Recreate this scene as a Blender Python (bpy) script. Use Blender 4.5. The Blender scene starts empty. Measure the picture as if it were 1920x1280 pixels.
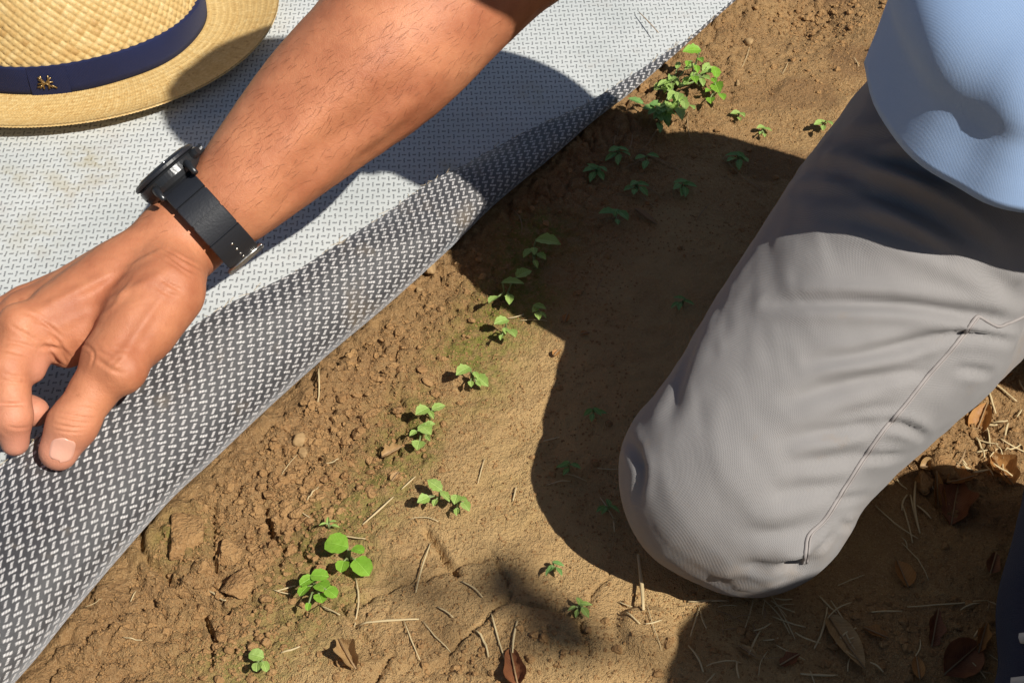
import bpy, math, random
import numpy as np
from mathutils import Vector, Matrix
from mathutils.bvhtree import BVHTree

# ------------------------------------------------------------------ camera, sky, sun, exposure
scene = bpy.context.scene
COL = scene.collection
PITCH = math.radians(44.3)
CAM_H = 0.661
CAM = Vector((0.0, -CAM_H / math.tan(PITCH), CAM_H))
FPX = 2600.0                                   # focal length in photo pixels (1920 wide)
cd = bpy.data.cameras.new('camera')
cd.sensor_width = 36.0
cd.lens = 36.0 * FPX / 1920.0
cd.clip_start = 0.02
cd.clip_end = 500.0
cam = bpy.data.objects.new('camera', cd)
COL.objects.link(cam)
cam.location = CAM
cam.rotation_euler = (math.pi / 2 - PITCH, 0, 0)
scene.camera = cam

SA, SB = 0.66, 0.53                            # shadow offset per unit height (to -X, to +Y)
world = bpy.data.worlds.new('World')
scene.world = world
world.use_nodes = True
wn = world.node_tree
bg = wn.nodes['Background']
sky = wn.nodes.new('ShaderNodeTexSky')
sky.sky_type = 'NISHITA'
sky.sun_disc = False
sky.sun_elevation = math.atan(1.0 / math.hypot(SA, SB))
sky.sun_rotation = math.atan2(SA, -SB)
wn.links.new(sky.outputs[0], bg.inputs[0])
bg.inputs[1].default_value = 0.05
sl = bpy.data.lights.new('sun', 'SUN')
sl.energy = 5.0
sl.angle = math.radians(0.53)
sl.color = (1.0, 0.95, 0.86)
sun = bpy.data.objects.new('sun', sl)
COL.objects.link(sun)
sun.location = (2.0, -1.6, 3.0)
sun.rotation_euler = Vector((-SA, SB, -1)).to_track_quat('-Z', 'Y').to_euler()
scene.render.engine = 'CYCLES'
vs = scene.view_settings
vs.view_transform = 'Standard'
vs.look = 'None'
vs.exposure = 0.08
vs.gamma = 1.0
vs.use_curve_mapping = False

RNG = np.random.default_rng(7)
random.seed(7)
CP, SP = math.cos(PITCH), math.sin(PITCH)


def at(px, py, z=0.0):
    """world point at height z on the sight line of photo pixel (px, py)"""
    x, y = px - 960.0, 640.0 - py
    d = (x, FPX * CP + y * SP, -FPX * SP + y * CP)
    t = (z - CAM_H) / d[2]
    return Vector((CAM.x + d[0] * t, CAM.y + d[1] * t, z))


def ray(px, py):
    x, y = px - 960.0, 640.0 - py
    return Vector((x, FPX * CP + y * SP, -FPX * SP + y * CP)).normalized()


# ------------------------------------------------------------------ small numpy toolbox
def _hash(ix, iy, seed):
    h = (ix.astype(np.int64) * 374761393 + iy.astype(np.int64) * 668265263 + seed * 1442695041) & 0x7fffffff
    h = ((h ^ (h >> 13)) * 1274126177) & 0x7fffffff
    return ((h ^ (h >> 16)) & 0xffff) / 65535.0


def vnoise(x, y, seed=0):
    ix, iy = np.floor(x), np.floor(y)
    fx, fy = x - ix, y - iy
    fx = fx * fx * (3 - 2 * fx)
    fy = fy * fy * (3 - 2 * fy)
    a, b = _hash(ix, iy, seed), _hash(ix + 1, iy, seed)
    c, d = _hash(ix, iy + 1, seed), _hash(ix + 1, iy + 1, seed)
    return (a * (1 - fx) + b * fx) * (1 - fy) + (c * (1 - fx) + d * fx) * fy


def fbm(x, y, f, octv=4, seed=0, gain=0.5):
    s, a, n = 0.0, 1.0, 0.0
    for o in range(octv):
        s = s + a * (vnoise(x * f + 13.7 * o, y * f - 7.1 * o, seed + o) - 0.5)
        n += a
        a *= gain
        f *= 2.03
    return s / n


def worley(x, y, f, seed=0):
    """distance to nearest and second nearest feature point, and a cell id"""
    x, y = x * f, y * f
    ix, iy = np.floor(x), np.floor(y)
    f1 = np.full(x.shape, 9.0)
    f2 = np.full(x.shape, 9.0)
    cid = np.zeros(x.shape)
    for dx in (-1, 0, 1):
        for dy in (-1, 0, 1):
            cx, cy = ix + dx, iy + dy
            d = np.hypot(cx + _hash(cx, cy, seed) - x, cy + _hash(cx, cy, seed + 1) - y)
            nearer = d < f1
            f2 = np.where(nearer, f1, np.minimum(f2, d))
            cid = np.where(nearer, _hash(cx, cy, seed + 2), cid)
            f1 = np.where(nearer, d, f1)
    return f1, f2, cid


def smooth(e0, e1, x):
    t = np.clip((x - e0) / (e1 - e0), 0, 1)
    return t * t * (3 - 2 * t)


def seg_dist(x, y, p, q):
    dx, dy = q[0] - p[0], q[1] - p[1]
    t = np.clip(((x - p[0]) * dx + (y - p[1]) * dy) / (dx * dx + dy * dy + 1e-12), 0, 1)
    return np.hypot(x - p[0] - t * dx, y - p[1] - t * dy)


def poly_dist(x, y, pts):
    d = np.full(x.shape, 9.0)
    for p, q in zip(pts[:-1], pts[1:]):
        d = np.minimum(d, seg_dist(x, y, p, q))
    return d


def catmull(pts, n):
    """n samples of a Catmull-Rom curve through pts, evenly spread by length"""
    p = np.array(pts, float)
    p = np.vstack([2 * p[0] - p[1], p, 2 * p[-1] - p[-2]])
    out = []
    for i in range(1, len(p) - 2):
        t = np.linspace(0, 1, 24, endpoint=False)[:, None]
        a, b, c, d = p[i - 1], p[i], p[i + 1], p[i + 2]
        out.append(0.5 * (2 * b + (c - a) * t + (2 * a - 5 * b + 4 * c - d) * t ** 2 + (3 * b - a - 3 * c + d) * t ** 3))
    out = np.vstack(out + [p[-2][None]])
    L = np.concatenate([[0], np.cumsum(np.linalg.norm(np.diff(out, axis=0), axis=1))])
    s = np.linspace(0, L[-1], n)
    return np.stack([np.interp(s, L, out[:, k]) for k in range(out.shape[1])], 1)


# ------------------------------------------------------------------ objects
def tag(o, label=None, cat=None, group=None, kind=None):
    for k, v in (('label', label), ('category', cat), ('group', group), ('kind', kind)):
        if v:
            o[k] = v
    return o


def empty(name, loc):
    o = bpy.data.objects.new(name, None)
    o.empty_display_size = 0.02
    o.location = loc
    COL.objects.link(o)
    return o


def make_mesh(name, V, F, mats, smooth_shade=True, mat_idx=None):
    me = bpy.data.meshes.new(name)
    V = np.ascontiguousarray(V, dtype=np.float32)
    if isinstance(F, np.ndarray):
        k = F.shape[1]
        me.vertices.add(len(V))
        me.vertices.foreach_set('co', V.ravel())
        me.loops.add(F.size)
        me.loops.foreach_set('vertex_index', np.ascontiguousarray(F, dtype=np.int32).ravel())
        me.polygons.add(len(F))
        me.polygons.foreach_set('loop_start', np.arange(0, F.size, k, dtype=np.int32))
        me.polygons.foreach_set('loop_total', np.full(len(F), k, dtype=np.int32))
        me.update(calc_edges=True)
    else:
        me.from_pydata([tuple(map(float, v)) for v in V], [], F)
    if not isinstance(mats, (list, tuple)):
        mats = [mats]
    for m in mats:
        me.materials.append(m)
    if mat_idx is not None:
        me.polygons.foreach_set('material_index', np.ascontiguousarray(mat_idx, dtype=np.int32))
    me.polygons.foreach_set('use_smooth', np.full(len(me.polygons), smooth_shade))
    me.validate()
    me.update()
    return me


def obj(name, V, F, mats, parent=None, smooth_shade=True, mat_idx=None, me=None):
    if me is None:
        me = make_mesh(name, V, F, mats, smooth_shade, mat_idx)
    o = bpy.data.objects.new(name, me)
    COL.objects.link(o)
    if parent is not None:
        o.parent = parent
    return o


def wobj(name, V, F, mats, parent, base, **k):
    """a part whose vertices are world coordinates, under a thing whose base stands at `base`"""
    o = obj(name, V, F, mats, parent, **k)
    o.location = -Vector(base)
    return o


def attr(me, name, vals):
    a = me.attributes.new(name, 'FLOAT', 'POINT')
    a.data.foreach_set('value', np.ascontiguousarray(vals, dtype=np.float32).ravel())


def grid_faces(nu, nv, wrap_u=False):
    i = np.arange(nu if wrap_u else nu - 1)
    j = np.arange(nv - 1)
    I, J = np.meshgrid(i, j, indexing='ij')
    I2 = (I + 1) % nu
    return np.stack([I * nv + J, I2 * nv + J, I2 * nv + J + 1, I * nv + J + 1], -1).reshape(-1, 4)


def tube(pts, rad, seg=8, caps=True):
    """tube along pts; rad one number or one per point -> verts, faces(list)"""
    P = np.array(pts, float)
    n = len(P)
    R = np.full(n, rad, float) if np.isscalar(rad) else np.array(rad, float)
    T = np.gradient(P, axis=0)
    T /= np.linalg.norm(T, axis=1)[:, None] + 1e-12
    up = np.array([0, 0, 1.0]) if abs(T[0][2]) < 0.9 else np.array([1.0, 0, 0])
    V = []
    for i in range(n):
        a = np.cross(T[i], up)
        a /= np.linalg.norm(a) + 1e-12
        b = np.cross(T[i], a)
        up = -b if np.dot(-b, up) > 0 else b
        th = np.linspace(0, 2 * np.pi, seg, endpoint=False)
        V.append(P[i] + R[i] * (np.cos(th)[:, None] * a + np.sin(th)[:, None] * b))
    V = np.vstack(V)
    F = []
    for i in range(n - 1):
        for k in range(seg):
            F.append((i * seg + k, i * seg + (k + 1) % seg, (i + 1) * seg + (k + 1) % seg, (i + 1) * seg + k))
    if caps:
        F.append(tuple(range(seg))[::-1])
        F.append(tuple(range((n - 1) * seg, n * seg)))
    return V, F


def merge(parts):
    V, F, o = [], [], 0
    for v, f in parts:
        V.append(np.asarray(v, float))
        F += [tuple(int(i) + o for i in q) for q in f]
        o += len(v)
    return np.vstack(V), F


# ------------------------------------------------------------------ signed distance modelling
class Field:
    def __init__(self, lo, hi, h):
        self.lo = np.array(lo, float)
        self.h = h
        self.n = np.ceil((np.array(hi) - self.lo) / h).astype(int) + 1
        self.F = np.full(self.n, 0.03, np.float32)
        self.ax = [self.lo[k] + h * np.arange(self.n[k]) for k in range(3)]

    def _block(self, lo, hi):
        a = np.clip(np.floor((np.array(lo) - self.lo) / self.h).astype(int), 0, self.n)
        b = np.clip(np.ceil((np.array(hi) - self.lo) / self.h).astype(int) + 1, 0, self.n)
        return tuple(slice(int(a[k]), int(b[k])) for k in range(3))

    def cone(self, a, b, r1, r2, k=0.008, flat=None, ff=1.0, op='add'):
        """round cone a-b; flattened along unit vector `flat` by factor ff"""
        a, b = np.array(a, float), np.array(b, float)
        m = max(r1, r2) + 0.03
        sl_ = self._block(np.minimum(a, b) - m, np.maximum(a, b) + m)
        if any(s.stop <= s.start for s in sl_):
            return
        X = self.ax[0][sl_[0]][:, None, None]
        Y = self.ax[1][sl_[1]][None, :, None]
        Z = self.ax[2][sl_[2]][None, None, :]
        px, py, pz = X - a[0], Y - a[1], Z - a[2]
        ba = b - a
        if flat is not None:
            f = np.array(flat, float)
            f /= np.linalg.norm(f)
            dn = (px * f[0] + py * f[1] + pz * f[2]) * (1 / ff - 1)
            px, py, pz = px + f[0] * dn, py + f[1] * dn, pz + f[2] * dn
            ba = ba + f * np.dot(ba, f) * (1 / ff - 1)
        l2 = float(ba @ ba) + 1e-12
        t = np.clip((px * ba[0] + py * ba[1] + pz * ba[2]) / l2, 0, 1)
        d = np.sqrt((px - ba[0] * t) ** 2 + (py - ba[1] * t) ** 2 + (pz - ba[2] * t) ** 2) - (r1 + (r2 - r1) * t)
        if flat is not None:
            d = d * (0.5 + 0.5 * min(1, ff))
        A = self.F[sl_]
        if op == 'add':
            hh = np.maximum(k - np.abs(A - d), 0) / k
            self.F[sl_] = np.minimum(A, d) - hh * hh * k * 0.25
        else:
            hh = np.maximum(k - np.abs(-d - A), 0) / k
            self.F[sl_] = np.maximum(A, -d) + hh * hh * k * 0.25

    def chain(self, pts, rad, k=0.008, **kw):
        if len(pts) > 2:
            q = catmull([list(p) + [r] for p, r in zip(pts, rad)], 7 * len(pts))
            pts, rad = q[:, :3], q[:, 3]
            inner = 0.0006
        else:
            inner = k
        for i in range(len(pts) - 1):
            self.cone(pts[i], pts[i + 1], rad[i], rad[i + 1], k if i == 0 else inner, **kw)

    def mesh(self):
        F = self.F
        ins = F < 0
        c = [F[:-1, :-1, :-1], F[1:, :-1, :-1], F[:-1, 1:, :-1], F[1:, 1:, :-1],
             F[:-1, :-1, 1:], F[1:, :-1, 1:], F[:-1, 1:, 1:], F[1:, 1:, 1:]]
        cnt = sum((q < 0).astype(np.int8) for q in c)
        act = np.argwhere((cnt > 0) & (cnt < 8))
        vals = np.stack([q[act[:, 0], act[:, 1], act[:, 2]] for q in c], 1)
        offs = np.array([[i & 1, (i >> 1) & 1, (i >> 2) & 1] for i in range(8)], float)
        acc = np.zeros((len(act), 3))
        num = np.zeros(len(act))
        for i in range(8):
            for bit in (1, 2, 4):
                j = i | bit
                if j == i:
                    continue
                vi, vj = vals[:, i], vals[:, j]
                x = (vi < 0) != (vj < 0)
                t = np.where(x, vi / np.where(x, vi - vj, 1), 0)
                acc += np.where(x[:, None], offs[i] + t[:, None] * (offs[j] - offs[i]), 0)
                num += x
        V = self.lo + self.h * (act + acc / num[:, None])
        idx = np.full(cnt.shape, -1, np.int64)
        idx[act[:, 0], act[:, 1], act[:, 2]] = np.arange(len(act))
        Q = []
        for ax_ in range(3):
            s0 = [slice(None)] * 3
            s1 = [slice(None)] * 3
            s0[ax_] = slice(0, -1)
            s1[ax_] = slice(1, None)
            A, B = ins[tuple(s0)], ins[tuple(s1)]
            e = np.argwhere(A != B)
            o1, o2 = [(1, 2), (2, 0), (0, 1)][ax_]
            ok = (e[:, o1] > 0) & (e[:, o2] > 0) & (e[:, o1] < cnt.shape[o1]) & (e[:, o2] < cnt.shape[o2])
            e = e[ok]
            flip = ~A[e[:, 0], e[:, 1], e[:, 2]]
            def cell(d1, d2):
                q = e.copy()
                q[:, o1] += d1
                q[:, o2] += d2
                return idx[q[:, 0], q[:, 1], q[:, 2]]
            quad = np.stack([cell(-1, -1), cell(0, -1), cell(0, 0), cell(-1, 0)], 1)
            quad[flip] = quad[flip][:, ::-1]
            Q.append(quad)
        Q = np.vstack(Q)
        Q = Q[(Q >= 0).all(1)]
        return V, Q


def normals(V, F):
    n = np.zeros_like(V)
    fn = np.cross(V[F[:, 2]] - V[F[:, 0]], V[F[:, 3]] - V[F[:, 1]])
    for k in range(4):
        np.add.at(n, F[:, k], fn)
    return n / (np.linalg.norm(n, axis=1)[:, None] + 1e-12)


def relax(V, F, it=2, w=0.5):
    e = np.vstack([F[:, [0, 1]], F[:, [1, 2]], F[:, [2, 3]], F[:, [3, 0]]])
    for _ in range(it):
        s = np.zeros_like(V)
        c = np.zeros(len(V))
        np.add.at(s, e[:, 0], V[e[:, 1]])
        np.add.at(s, e[:, 1], V[e[:, 0]])
        np.add.at(c, e[:, 0], 1)
        np.add.at(c, e[:, 1], 1)
        V = V * (1 - w) + w * s / np.maximum(c, 1)[:, None]
    return V


def bvh(V, F):
    return BVHTree.FromPolygons([Vector(v) for v in V], [tuple(map(int, f)) for f in F])


def surf(tree, px, py, lift=0.0):
    hit = tree.ray_cast(CAM, ray(px, py))
    if hit[0] is None:
        return None
    return hit[0] + hit[1] * (lift if hit[1].dot(ray(px, py)) < 0 else -lift)


def polyline3(tree, pts, n=24):
    c = catmull(pts, n)
    out = [surf(tree, x, y) for x, y in c]
    return np.array([p for p in out if p is not None])


def crease(V, N, line, width, depth, ridge=0.0, taper=True):
    """press a soft groove along a line lying on the surface (optionally with a raised lip beside it)"""
    if len(line) < 2:
        return V
    lo, hi = line.min(0) - 4 * width, line.max(0) + 4 * width
    m = np.where(((V > lo) & (V < hi)).all(1))[0]
    if not len(m):
        return V
    P = V[m]
    best = np.full(len(m), 9.0)
    tt = np.zeros(len(m))
    for i in range(len(line) - 1):
        a, b = line[i], line[i + 1]
        ba = b - a
        t = np.clip(((P - a) @ ba) / (ba @ ba + 1e-12), 0, 1)
        d = np.linalg.norm(P - a - t[:, None] * ba, axis=1)
        u = d < best
        best = np.where(u, d, best)
        tt = np.where(u, (i + t) / (len(line) - 1), tt)
    amp = np.sin(np.pi * np.clip(tt, 0.02, 0.98)) ** 0.6 if taper else 1.0
    g = -depth * np.exp(-(best / width) ** 2) + ridge * np.exp(-((best - 2.0 * width) / (1.1 * width)) ** 2)
    V = V.copy()
    V[m] += N[m] * (g * amp)[:, None]
    return V


# ------------------------------------------------------------------ materials
class NT:
    def __init__(self, name, world=False):
        self.m = bpy.data.materials.new(name)
        self.m.use_nodes = True
        self.t = self.m.node_tree
        self.b = self.t.nodes['Principled BSDF']
        self.co = None
        self.world = world

    def n(self, typ, **kw):
        nd = self.t.nodes.new(typ)
        for k, v in kw.items():
            setattr(nd, k, v)
        return nd

    def link(self, a, b):
        self.t.links.new(a, b)

    def val(self, sock, v):
        if isinstance(v, (int, float)):
            sock.default_value = v
        elif isinstance(v, (tuple, list)):
            sock.default_value = tuple(v) if len(v) == 4 or sock.type == 'VECTOR' else tuple(v) + (1,)
        else:
            self.link(v, sock)

    def math(self, op, a, b=0.0, c=None):
        nd = self.n('ShaderNodeMath', operation=op)
        self.val(nd.inputs[0], a)
        self.val(nd.inputs[1], b)
        if c is not None:
            self.val(nd.inputs[2], c)
        return nd.outputs[0]

    def coord(self, which='Object'):
        if self.world:
            if self.co is None:
                self.co = self.n('ShaderNodeNewGeometry')
            return self.co.outputs['Position']
        if self.co is None:
            self.co = self.n('ShaderNodeTexCoord')
        return self.co.outputs[which]

    def noise(self, scale, detail=3, rough=0.55, vec=None, out=0):
        nd = self.n('ShaderNodeTexNoise')
        self.link(vec if vec is not None else self.coord(), nd.inputs['Vector'])
        nd.inputs['Scale'].default_value = scale
        nd.inputs['Detail'].default_value = detail
        nd.inputs['Roughness'].default_value = rough
        return nd.outputs[out]

    def ramp(self, f, stops):
        nd = self.n('ShaderNodeValToRGB')
        self.link(f, nd.inputs[0])
        e = nd.color_ramp.elements
        while len(e) < len(stops):
            e.new(0.5)
        for i, (p, c) in enumerate(stops):
            e[i].position = p
            e[i].color = (c, c, c, 1) if isinstance(c, (int, float)) else tuple(c) + (1,)
        return nd.outputs[0]

    def mix(self, f, a, b, mode='MIX'):
        nd = self.n('ShaderNodeMix', data_type='RGBA', blend_type=mode)
        self.val(nd.inputs[0], f)
        self.val(nd.inputs[6], a)
        self.val(nd.inputs[7], b)
        return nd.outputs[2]

    def attr(self, name):
        nd = self.n('ShaderNodeAttribute')
        nd.attribute_name = name
        return nd.outputs['Fac']

    def bump(self, h, dist=0.001, strength=1.0, prev=None):
        nd = self.n('ShaderNodeBump')
        nd.inputs['Distance'].default_value = dist
        nd.inputs['Strength'].default_value = strength
        self.link(h, nd.inputs['Height'])
        if prev is not None:
            self.link(prev, nd.inputs['Normal'])
        return nd.outputs[0]

    def done(self, color=None, rough=None, normal=None, **kw):
        if color is not None:
            self.val(self.b.inputs['Base Color'], color)
        if rough is not None:
            self.val(self.b.inputs['Roughness'], rough)
        if normal is not None:
            self.link(normal, self.b.inputs['Normal'])
        for k, v in kw.items():
            self.val(self.b.inputs[k], v)
        return self.m


def soil_mat():
    k = NT('soil')
    big = k.noise(7.0, 4, 0.6)
    mid = k.noise(60.0, 4, 0.6)
    fine = k.noise(420.0, 3, 0.6)
    gr = k.noise(1500.0, 2, 0.5)
    c = k.ramp(big, [(0.3, (0.365, 0.215, 0.092)), (0.7, (0.49, 0.308, 0.132))])
    c = k.mix(k.ramp(mid, [(0.35, 0.0), (0.75, 0.55)]), c, (0.28, 0.147, 0.062))
    c = k.mix(k.ramp(fine, [(0.45, 0.0), (0.78, 0.6)]), c, (0.56, 0.37, 0.175))
    c = k.mix(k.ramp(gr, [(0.25, 0.75), (0.46, 0.0)]), c, (0.16, 0.08, 0.034))
    g2 = k.noise(1050.0, 2, 0.5)
    c = k.mix(k.ramp(g2, [(0.58, 0.0), (0.72, 0.7)]), c, (0.64, 0.46, 0.25))
    moss = k.math('MULTIPLY', k.attr('moss'), k.ramp(k.noise(110.0, 5, 0.7), [(0.34, 0.0), (0.58, 1.0)]))
    c = k.mix(moss, c, (0.19, 0.20, 0.035))
    c = k.mix(k.math('MULTIPLY', k.attr('crust'), k.ramp(k.noise(30.0, 4, 0.6), [(0.3, 0.35), (0.6, 0.9)])), c, (0.595, 0.400, 0.185))
    dark_brown = k.attr('dark_brown')
    c = k.mix(dark_brown, c, (0.20, 0.105, 0.048))
    h = k.math('ADD', k.math('MULTIPLY', fine, 1.0), k.math('MULTIPLY', gr, 0.5))
    nb = k.bump(h, 0.0030, 1.0)
    k.b.inputs['Specular IOR Level'].default_value = 0.25
    return k.done(c, 0.95, nb)


def clod_mat():
    k = NT('soil_clod', True)
    c = k.ramp(k.noise(45.0, 4, 0.6), [(0.3, (0.295, 0.16, 0.066)), (0.72, (0.43, 0.255, 0.108))])
    fine = k.noise(500.0, 3)
    c = k.mix(k.ramp(fine, [(0.5, 0.0), (0.8, 0.5)]), c, (0.54, 0.36, 0.18))
    k.b.inputs['Specular IOR Level'].default_value = 0.25
    return k.done(c, 0.95, k.bump(k.math('ADD', fine, k.noise(190.0, 4, 0.7)), 0.0024, 1.0))


def pebble_mat():
    k = NT('pebble', True)
    c = k.ramp(k.noise(90.0, 4, 0.6), [(0.3, (0.30, 0.185, 0.08)), (0.7, (0.47, 0.31, 0.145))])
    return k.done(c, 0.8, k.bump(k.noise(400.0, 3), 0.0008, 0.7))


PX, QY, LEAN = 0.0079, 0.0074, -0.45                        # weave repeat along the two thread directions


def mat_side(dark):
    """one side of the woven mat: rows of long and short stitches that alternate"""
    k = NT('mat_dark_side' if dark else 'mat_white_side')
    uvn = k.n('ShaderNodeUVMap')
    uvn.uv_map = 'weave'
    wob = k.n('ShaderNodeVectorMath', operation='MULTIPLY_ADD')
    k.link(k.noise(160.0, 2, 0.5, uvn.outputs[0], 1), wob.inputs[0])
    wob.inputs[1].default_value = (0.0018, 0.0018, 0)
    k.link(uvn.outputs[0], wob.inputs[2])
    sep = k.n('ShaderNodeSeparateXYZ')
    k.link(wob.outputs[0], sep.inputs[0])
    u, v = sep.outputs[0], sep.outputs[1]
    rv = k.math('DIVIDE', v, QY)
    row = k.math('FLOOR', rv)
    fv = k.math('SUBTRACT', rv, row)
    sh = k.math('MULTIPLY', k.math('FLOORED_MODULO', row, 2.0), 0.5)
    fu = k.math('FRACT', k.math('ADD', k.math('DIVIDE', u, PX), sh))
    dv = k.math('ABSOLUTE', k.math('SUBTRACT', fv, 0.5))

    def dash(cu, hu, hv, upright):
        lu = k.math('MULTIPLY', k.math('SUBTRACT', fu, cu), PX)
        lv = k.math('MULTIPLY', k.math('SUBTRACT', fv, 0.5), QY)
        if upright:
            turn = k.math('MULTIPLY', lv, 3.0 / (2 * hv))
            lu = k.math('SUBTRACT', lu, k.math('MULTIPLY', k.math('SUBTRACT', k.math('FRACT', k.math('ADD', turn, 0.5)), 0.5), 0.0005))
        else:
            turn = k.math('MULTIPLY', lu, 3.0 / (2 * hu))
            lv = k.math('SUBTRACT', lv, k.math('MULTIPLY', k.math('SUBTRACT', k.math('FRACT', k.math('ADD', turn, 0.5)), 0.5), 0.0006))
            lv = k.math('ADD', lv, k.math('MULTIPLY', lu, LEAN if dark else 0.0))
        a = k.n('ShaderNodeMapRange')
        a.inputs[1].default_value, a.inputs[2].default_value = hu + 0.00022, hu - 0.00022
        k.link(k.math('ABSOLUTE', lu), a.inputs[0])
        b = k.n('ShaderNodeMapRange')
        b.inputs[1].default_value, b.inputs[2].default_value = hv + 0.0003, hv - 0.0003
        k.link(k.math('ABSOLUTE', lv), b.inputs[0])
        body = k.math('MULTIPLY', a.outputs[0], b.outputs[0])
        tone = k.math('MULTIPLY_ADD', k.math('COSINE', k.math('MULTIPLY', turn, 2 * math.pi)), 0.24, 0.76)
        return k.math('MULTIPLY', body, tone)

    if dark:
        st = k.math('MAXIMUM', dash(0.25, 0.00082, 0.0030, True), dash(0.75, 0.00182, 0.00096, False))
    else:
        st = k.math('MAXIMUM', dash(0.25, 0.00054, 0.0029, True), dash(0.75, 0.0016, 0.00078, False))
    # single threads inside the stitches
    thr = k.math('SINE', k.math('MULTIPLY', k.math('ADD', u, v), 2 * math.pi / 0.0013))
    thr2 = k.math('SINE', k.math('MULTIPLY', k.math('SUBTRACT', u, v), 2 * math.pi / 0.0013))
    thread = k.math('MULTIPLY', k.math('MULTIPLY', thr, thr2), 0.5)
    big = k.noise(9.0, 3, 0.6)
    dirt = k.ramp(k.noise(26.0, 5, 0.65), [(0.56, 0.0), (0.74, 1.0)])
    fade = k.ramp(k.noise(300.0, 2), [(0.25, 0.55), (0.6, 1.0)])
    if dark:
        basec = k.mix(k.ramp(big, [(0.3, 0.0), (0.7, 1.0)]), (0.020, 0.020, 0.024), (0.042, 0.040, 0.041))
        thl = k.math('MULTIPLY_ADD', thr, 0.5, 0.5)
        basec = k.mix(k.math('MULTIPLY', thl, 0.55), basec, (0.075, 0.075, 0.08))
        st2 = k.math('MULTIPLY', k.math('MULTIPLY', st, fade), k.math('MULTIPLY_ADD', thr2, 0.22, 0.78))
        c = k.mix(st2, basec, (0.86, 0.83, 0.82))
        c = k.mix(k.math('MULTIPLY', dirt, 0.35), c, (0.27, 0.20, 0.12))
        rough = 0.36
        k.b.inputs['Sheen Weight'].default_value = 0.5
        k.b.inputs['Sheen Roughness'].default_value = 0.45
        k.b.inputs['Sheen Tint'].default_value = (0.88, 0.93, 1.0, 1)
    else:
        basec = k.mix(k.ramp(big, [(0.3, 0.0), (0.7, 1.0)]), (0.52, 0.55, 0.545), (0.66, 0.68, 0.675))
        c = k.mix(k.math('MULTIPLY', st, fade), basec, (0.055, 0.06, 0.07))
        c = k.mix(k.math('MULTIPLY', dirt, 0.26), c, (0.42, 0.33, 0.26))
        spot = k.math('MULTIPLY', k.attr('stain'), k.ramp(k.noise(70.0, 4, 0.6), [(0.4, 0.0), (0.6, 1.0)]))
        c = k.mix(spot, c, (0.40, 0.33, 0.16))
        rough = 0.55
    h = k.math('ADD', k.math('MULTIPLY', st, 0.8 if dark else -0.5), k.math('MULTIPLY', thread, 0.35))
    nb = k.bump(h, 0.0005, 0.8)
    k.b.inputs['Specular IOR Level'].default_value = 0.7 if dark else 0.3
    return k.done(c, rough, nb)


def skin_mat():
    k = NT('skin')
    blot = k.noise(28.0, 4, 0.6)
    fine = k.noise(330.0, 3, 0.6)
    pore = k.noise(1400.0, 2, 0.5)
    c = k.ramp(blot, [(0.3, (0.42, 0.143, 0.068)), (0.7, (0.63, 0.260, 0.130))])
    c = k.mix(k.ramp(fine, [(0.55, 0.0), (0.8, 0.35)]), c, (0.42, 0.135, 0.06))
    c = k.mix(k.math('MULTIPLY', k.attr('pink'), 0.75), c, (0.66, 0.30, 0.215))
    fr = k.ramp(k.noise(95.0, 1, 0.4), [(0.74, 0.0), (0.77, 0.3)])
    c = k.mix(fr, c, (0.33, 0.11, 0.05))
    vor = k.n('ShaderNodeTexVoronoi', feature='DISTANCE_TO_EDGE')
    k.link(k.coord(), vor.inputs['Vector'])
    vor.inputs['Scale'].default_value = 620.0
    lines = k.ramp(vor.outputs['Distance'], [(0.0, 0.0), (0.12, 1.0)])
    h = k.math('ADD', k.math('ADD', k.math('MULTIPLY', fine, 0.7), k.math('MULTIPLY', pore, 0.5)), k.math('MULTIPLY', lines, 0.13))
    k.b.inputs['Subsurface Weight'].default_value = 0.06
    k.b.inputs['Subsurface Radius'].default_value = (0.006, 0.002, 0.001)
    k.b.inputs['Subsurface Scale'].default_value = 0.6
    return k.done(c, 0.56, k.bump(h, 0.00042, 0.8))


def cloth_mat(name, c1, c2, twill=0.0011, rough=0.9, sheen=0.15, bumpd=0.0002, soiled=False):
    k = NT(name)
    c = k.ramp(k.noise(14.0, 4, 0.6), [(0.3, c1), (0.7, c2)])
    sp = k.n('ShaderNodeSeparateXYZ')
    k.link(k.coord(), sp.inputs[0])
    w = k.math('SINE', k.math('MULTIPLY', k.math('ADD', sp.outputs[0], k.math('MULTIPLY', sp.outputs[2], 0.8)), 2 * math.pi / twill))
    w2 = k.math('SINE', k.math('MULTIPLY', k.math('SUBTRACT', sp.outputs[1], k.math('MULTIPLY', sp.outputs[2], 0.6)), 2 * math.pi / twill))
    h = k.math('ADD', k.math('MULTIPLY', w, w2), k.math('MULTIPLY', k.noise(900.0, 2), 1.2))
    c = k.mix(k.math('MULTIPLY', k.noise(800.0, 2), 0.25), c, tuple(x * 0.75 for x in c1))
    if soiled:
        low = k.n('ShaderNodeMapRange')
        low.inputs[1].default_value, low.inputs[2].default_value = 0.075, 0.0
        k.link(sp.outputs[2], low.inputs[0])
        smear = k.math('MULTIPLY', low.outputs[0], k.ramp(k.noise(55.0, 5, 0.7), [(0.42, 0.0), (0.68, 0.85)]))
        c = k.mix(smear, c, (0.30, 0.185, 0.085))
        c = k.mix(k.ramp(k.noise(38.0, 5, 0.7), [(0.62, 0.0), (0.78, 0.22)]), c, (0.30, 0.20, 0.11))
    k.b.inputs['Sheen Weight'].default_value = sheen
    k.b.inputs['Specular IOR Level'].default_value = 0.2
    return k.done(c, rough, k.bump(h, bumpd, 0.8))


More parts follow.
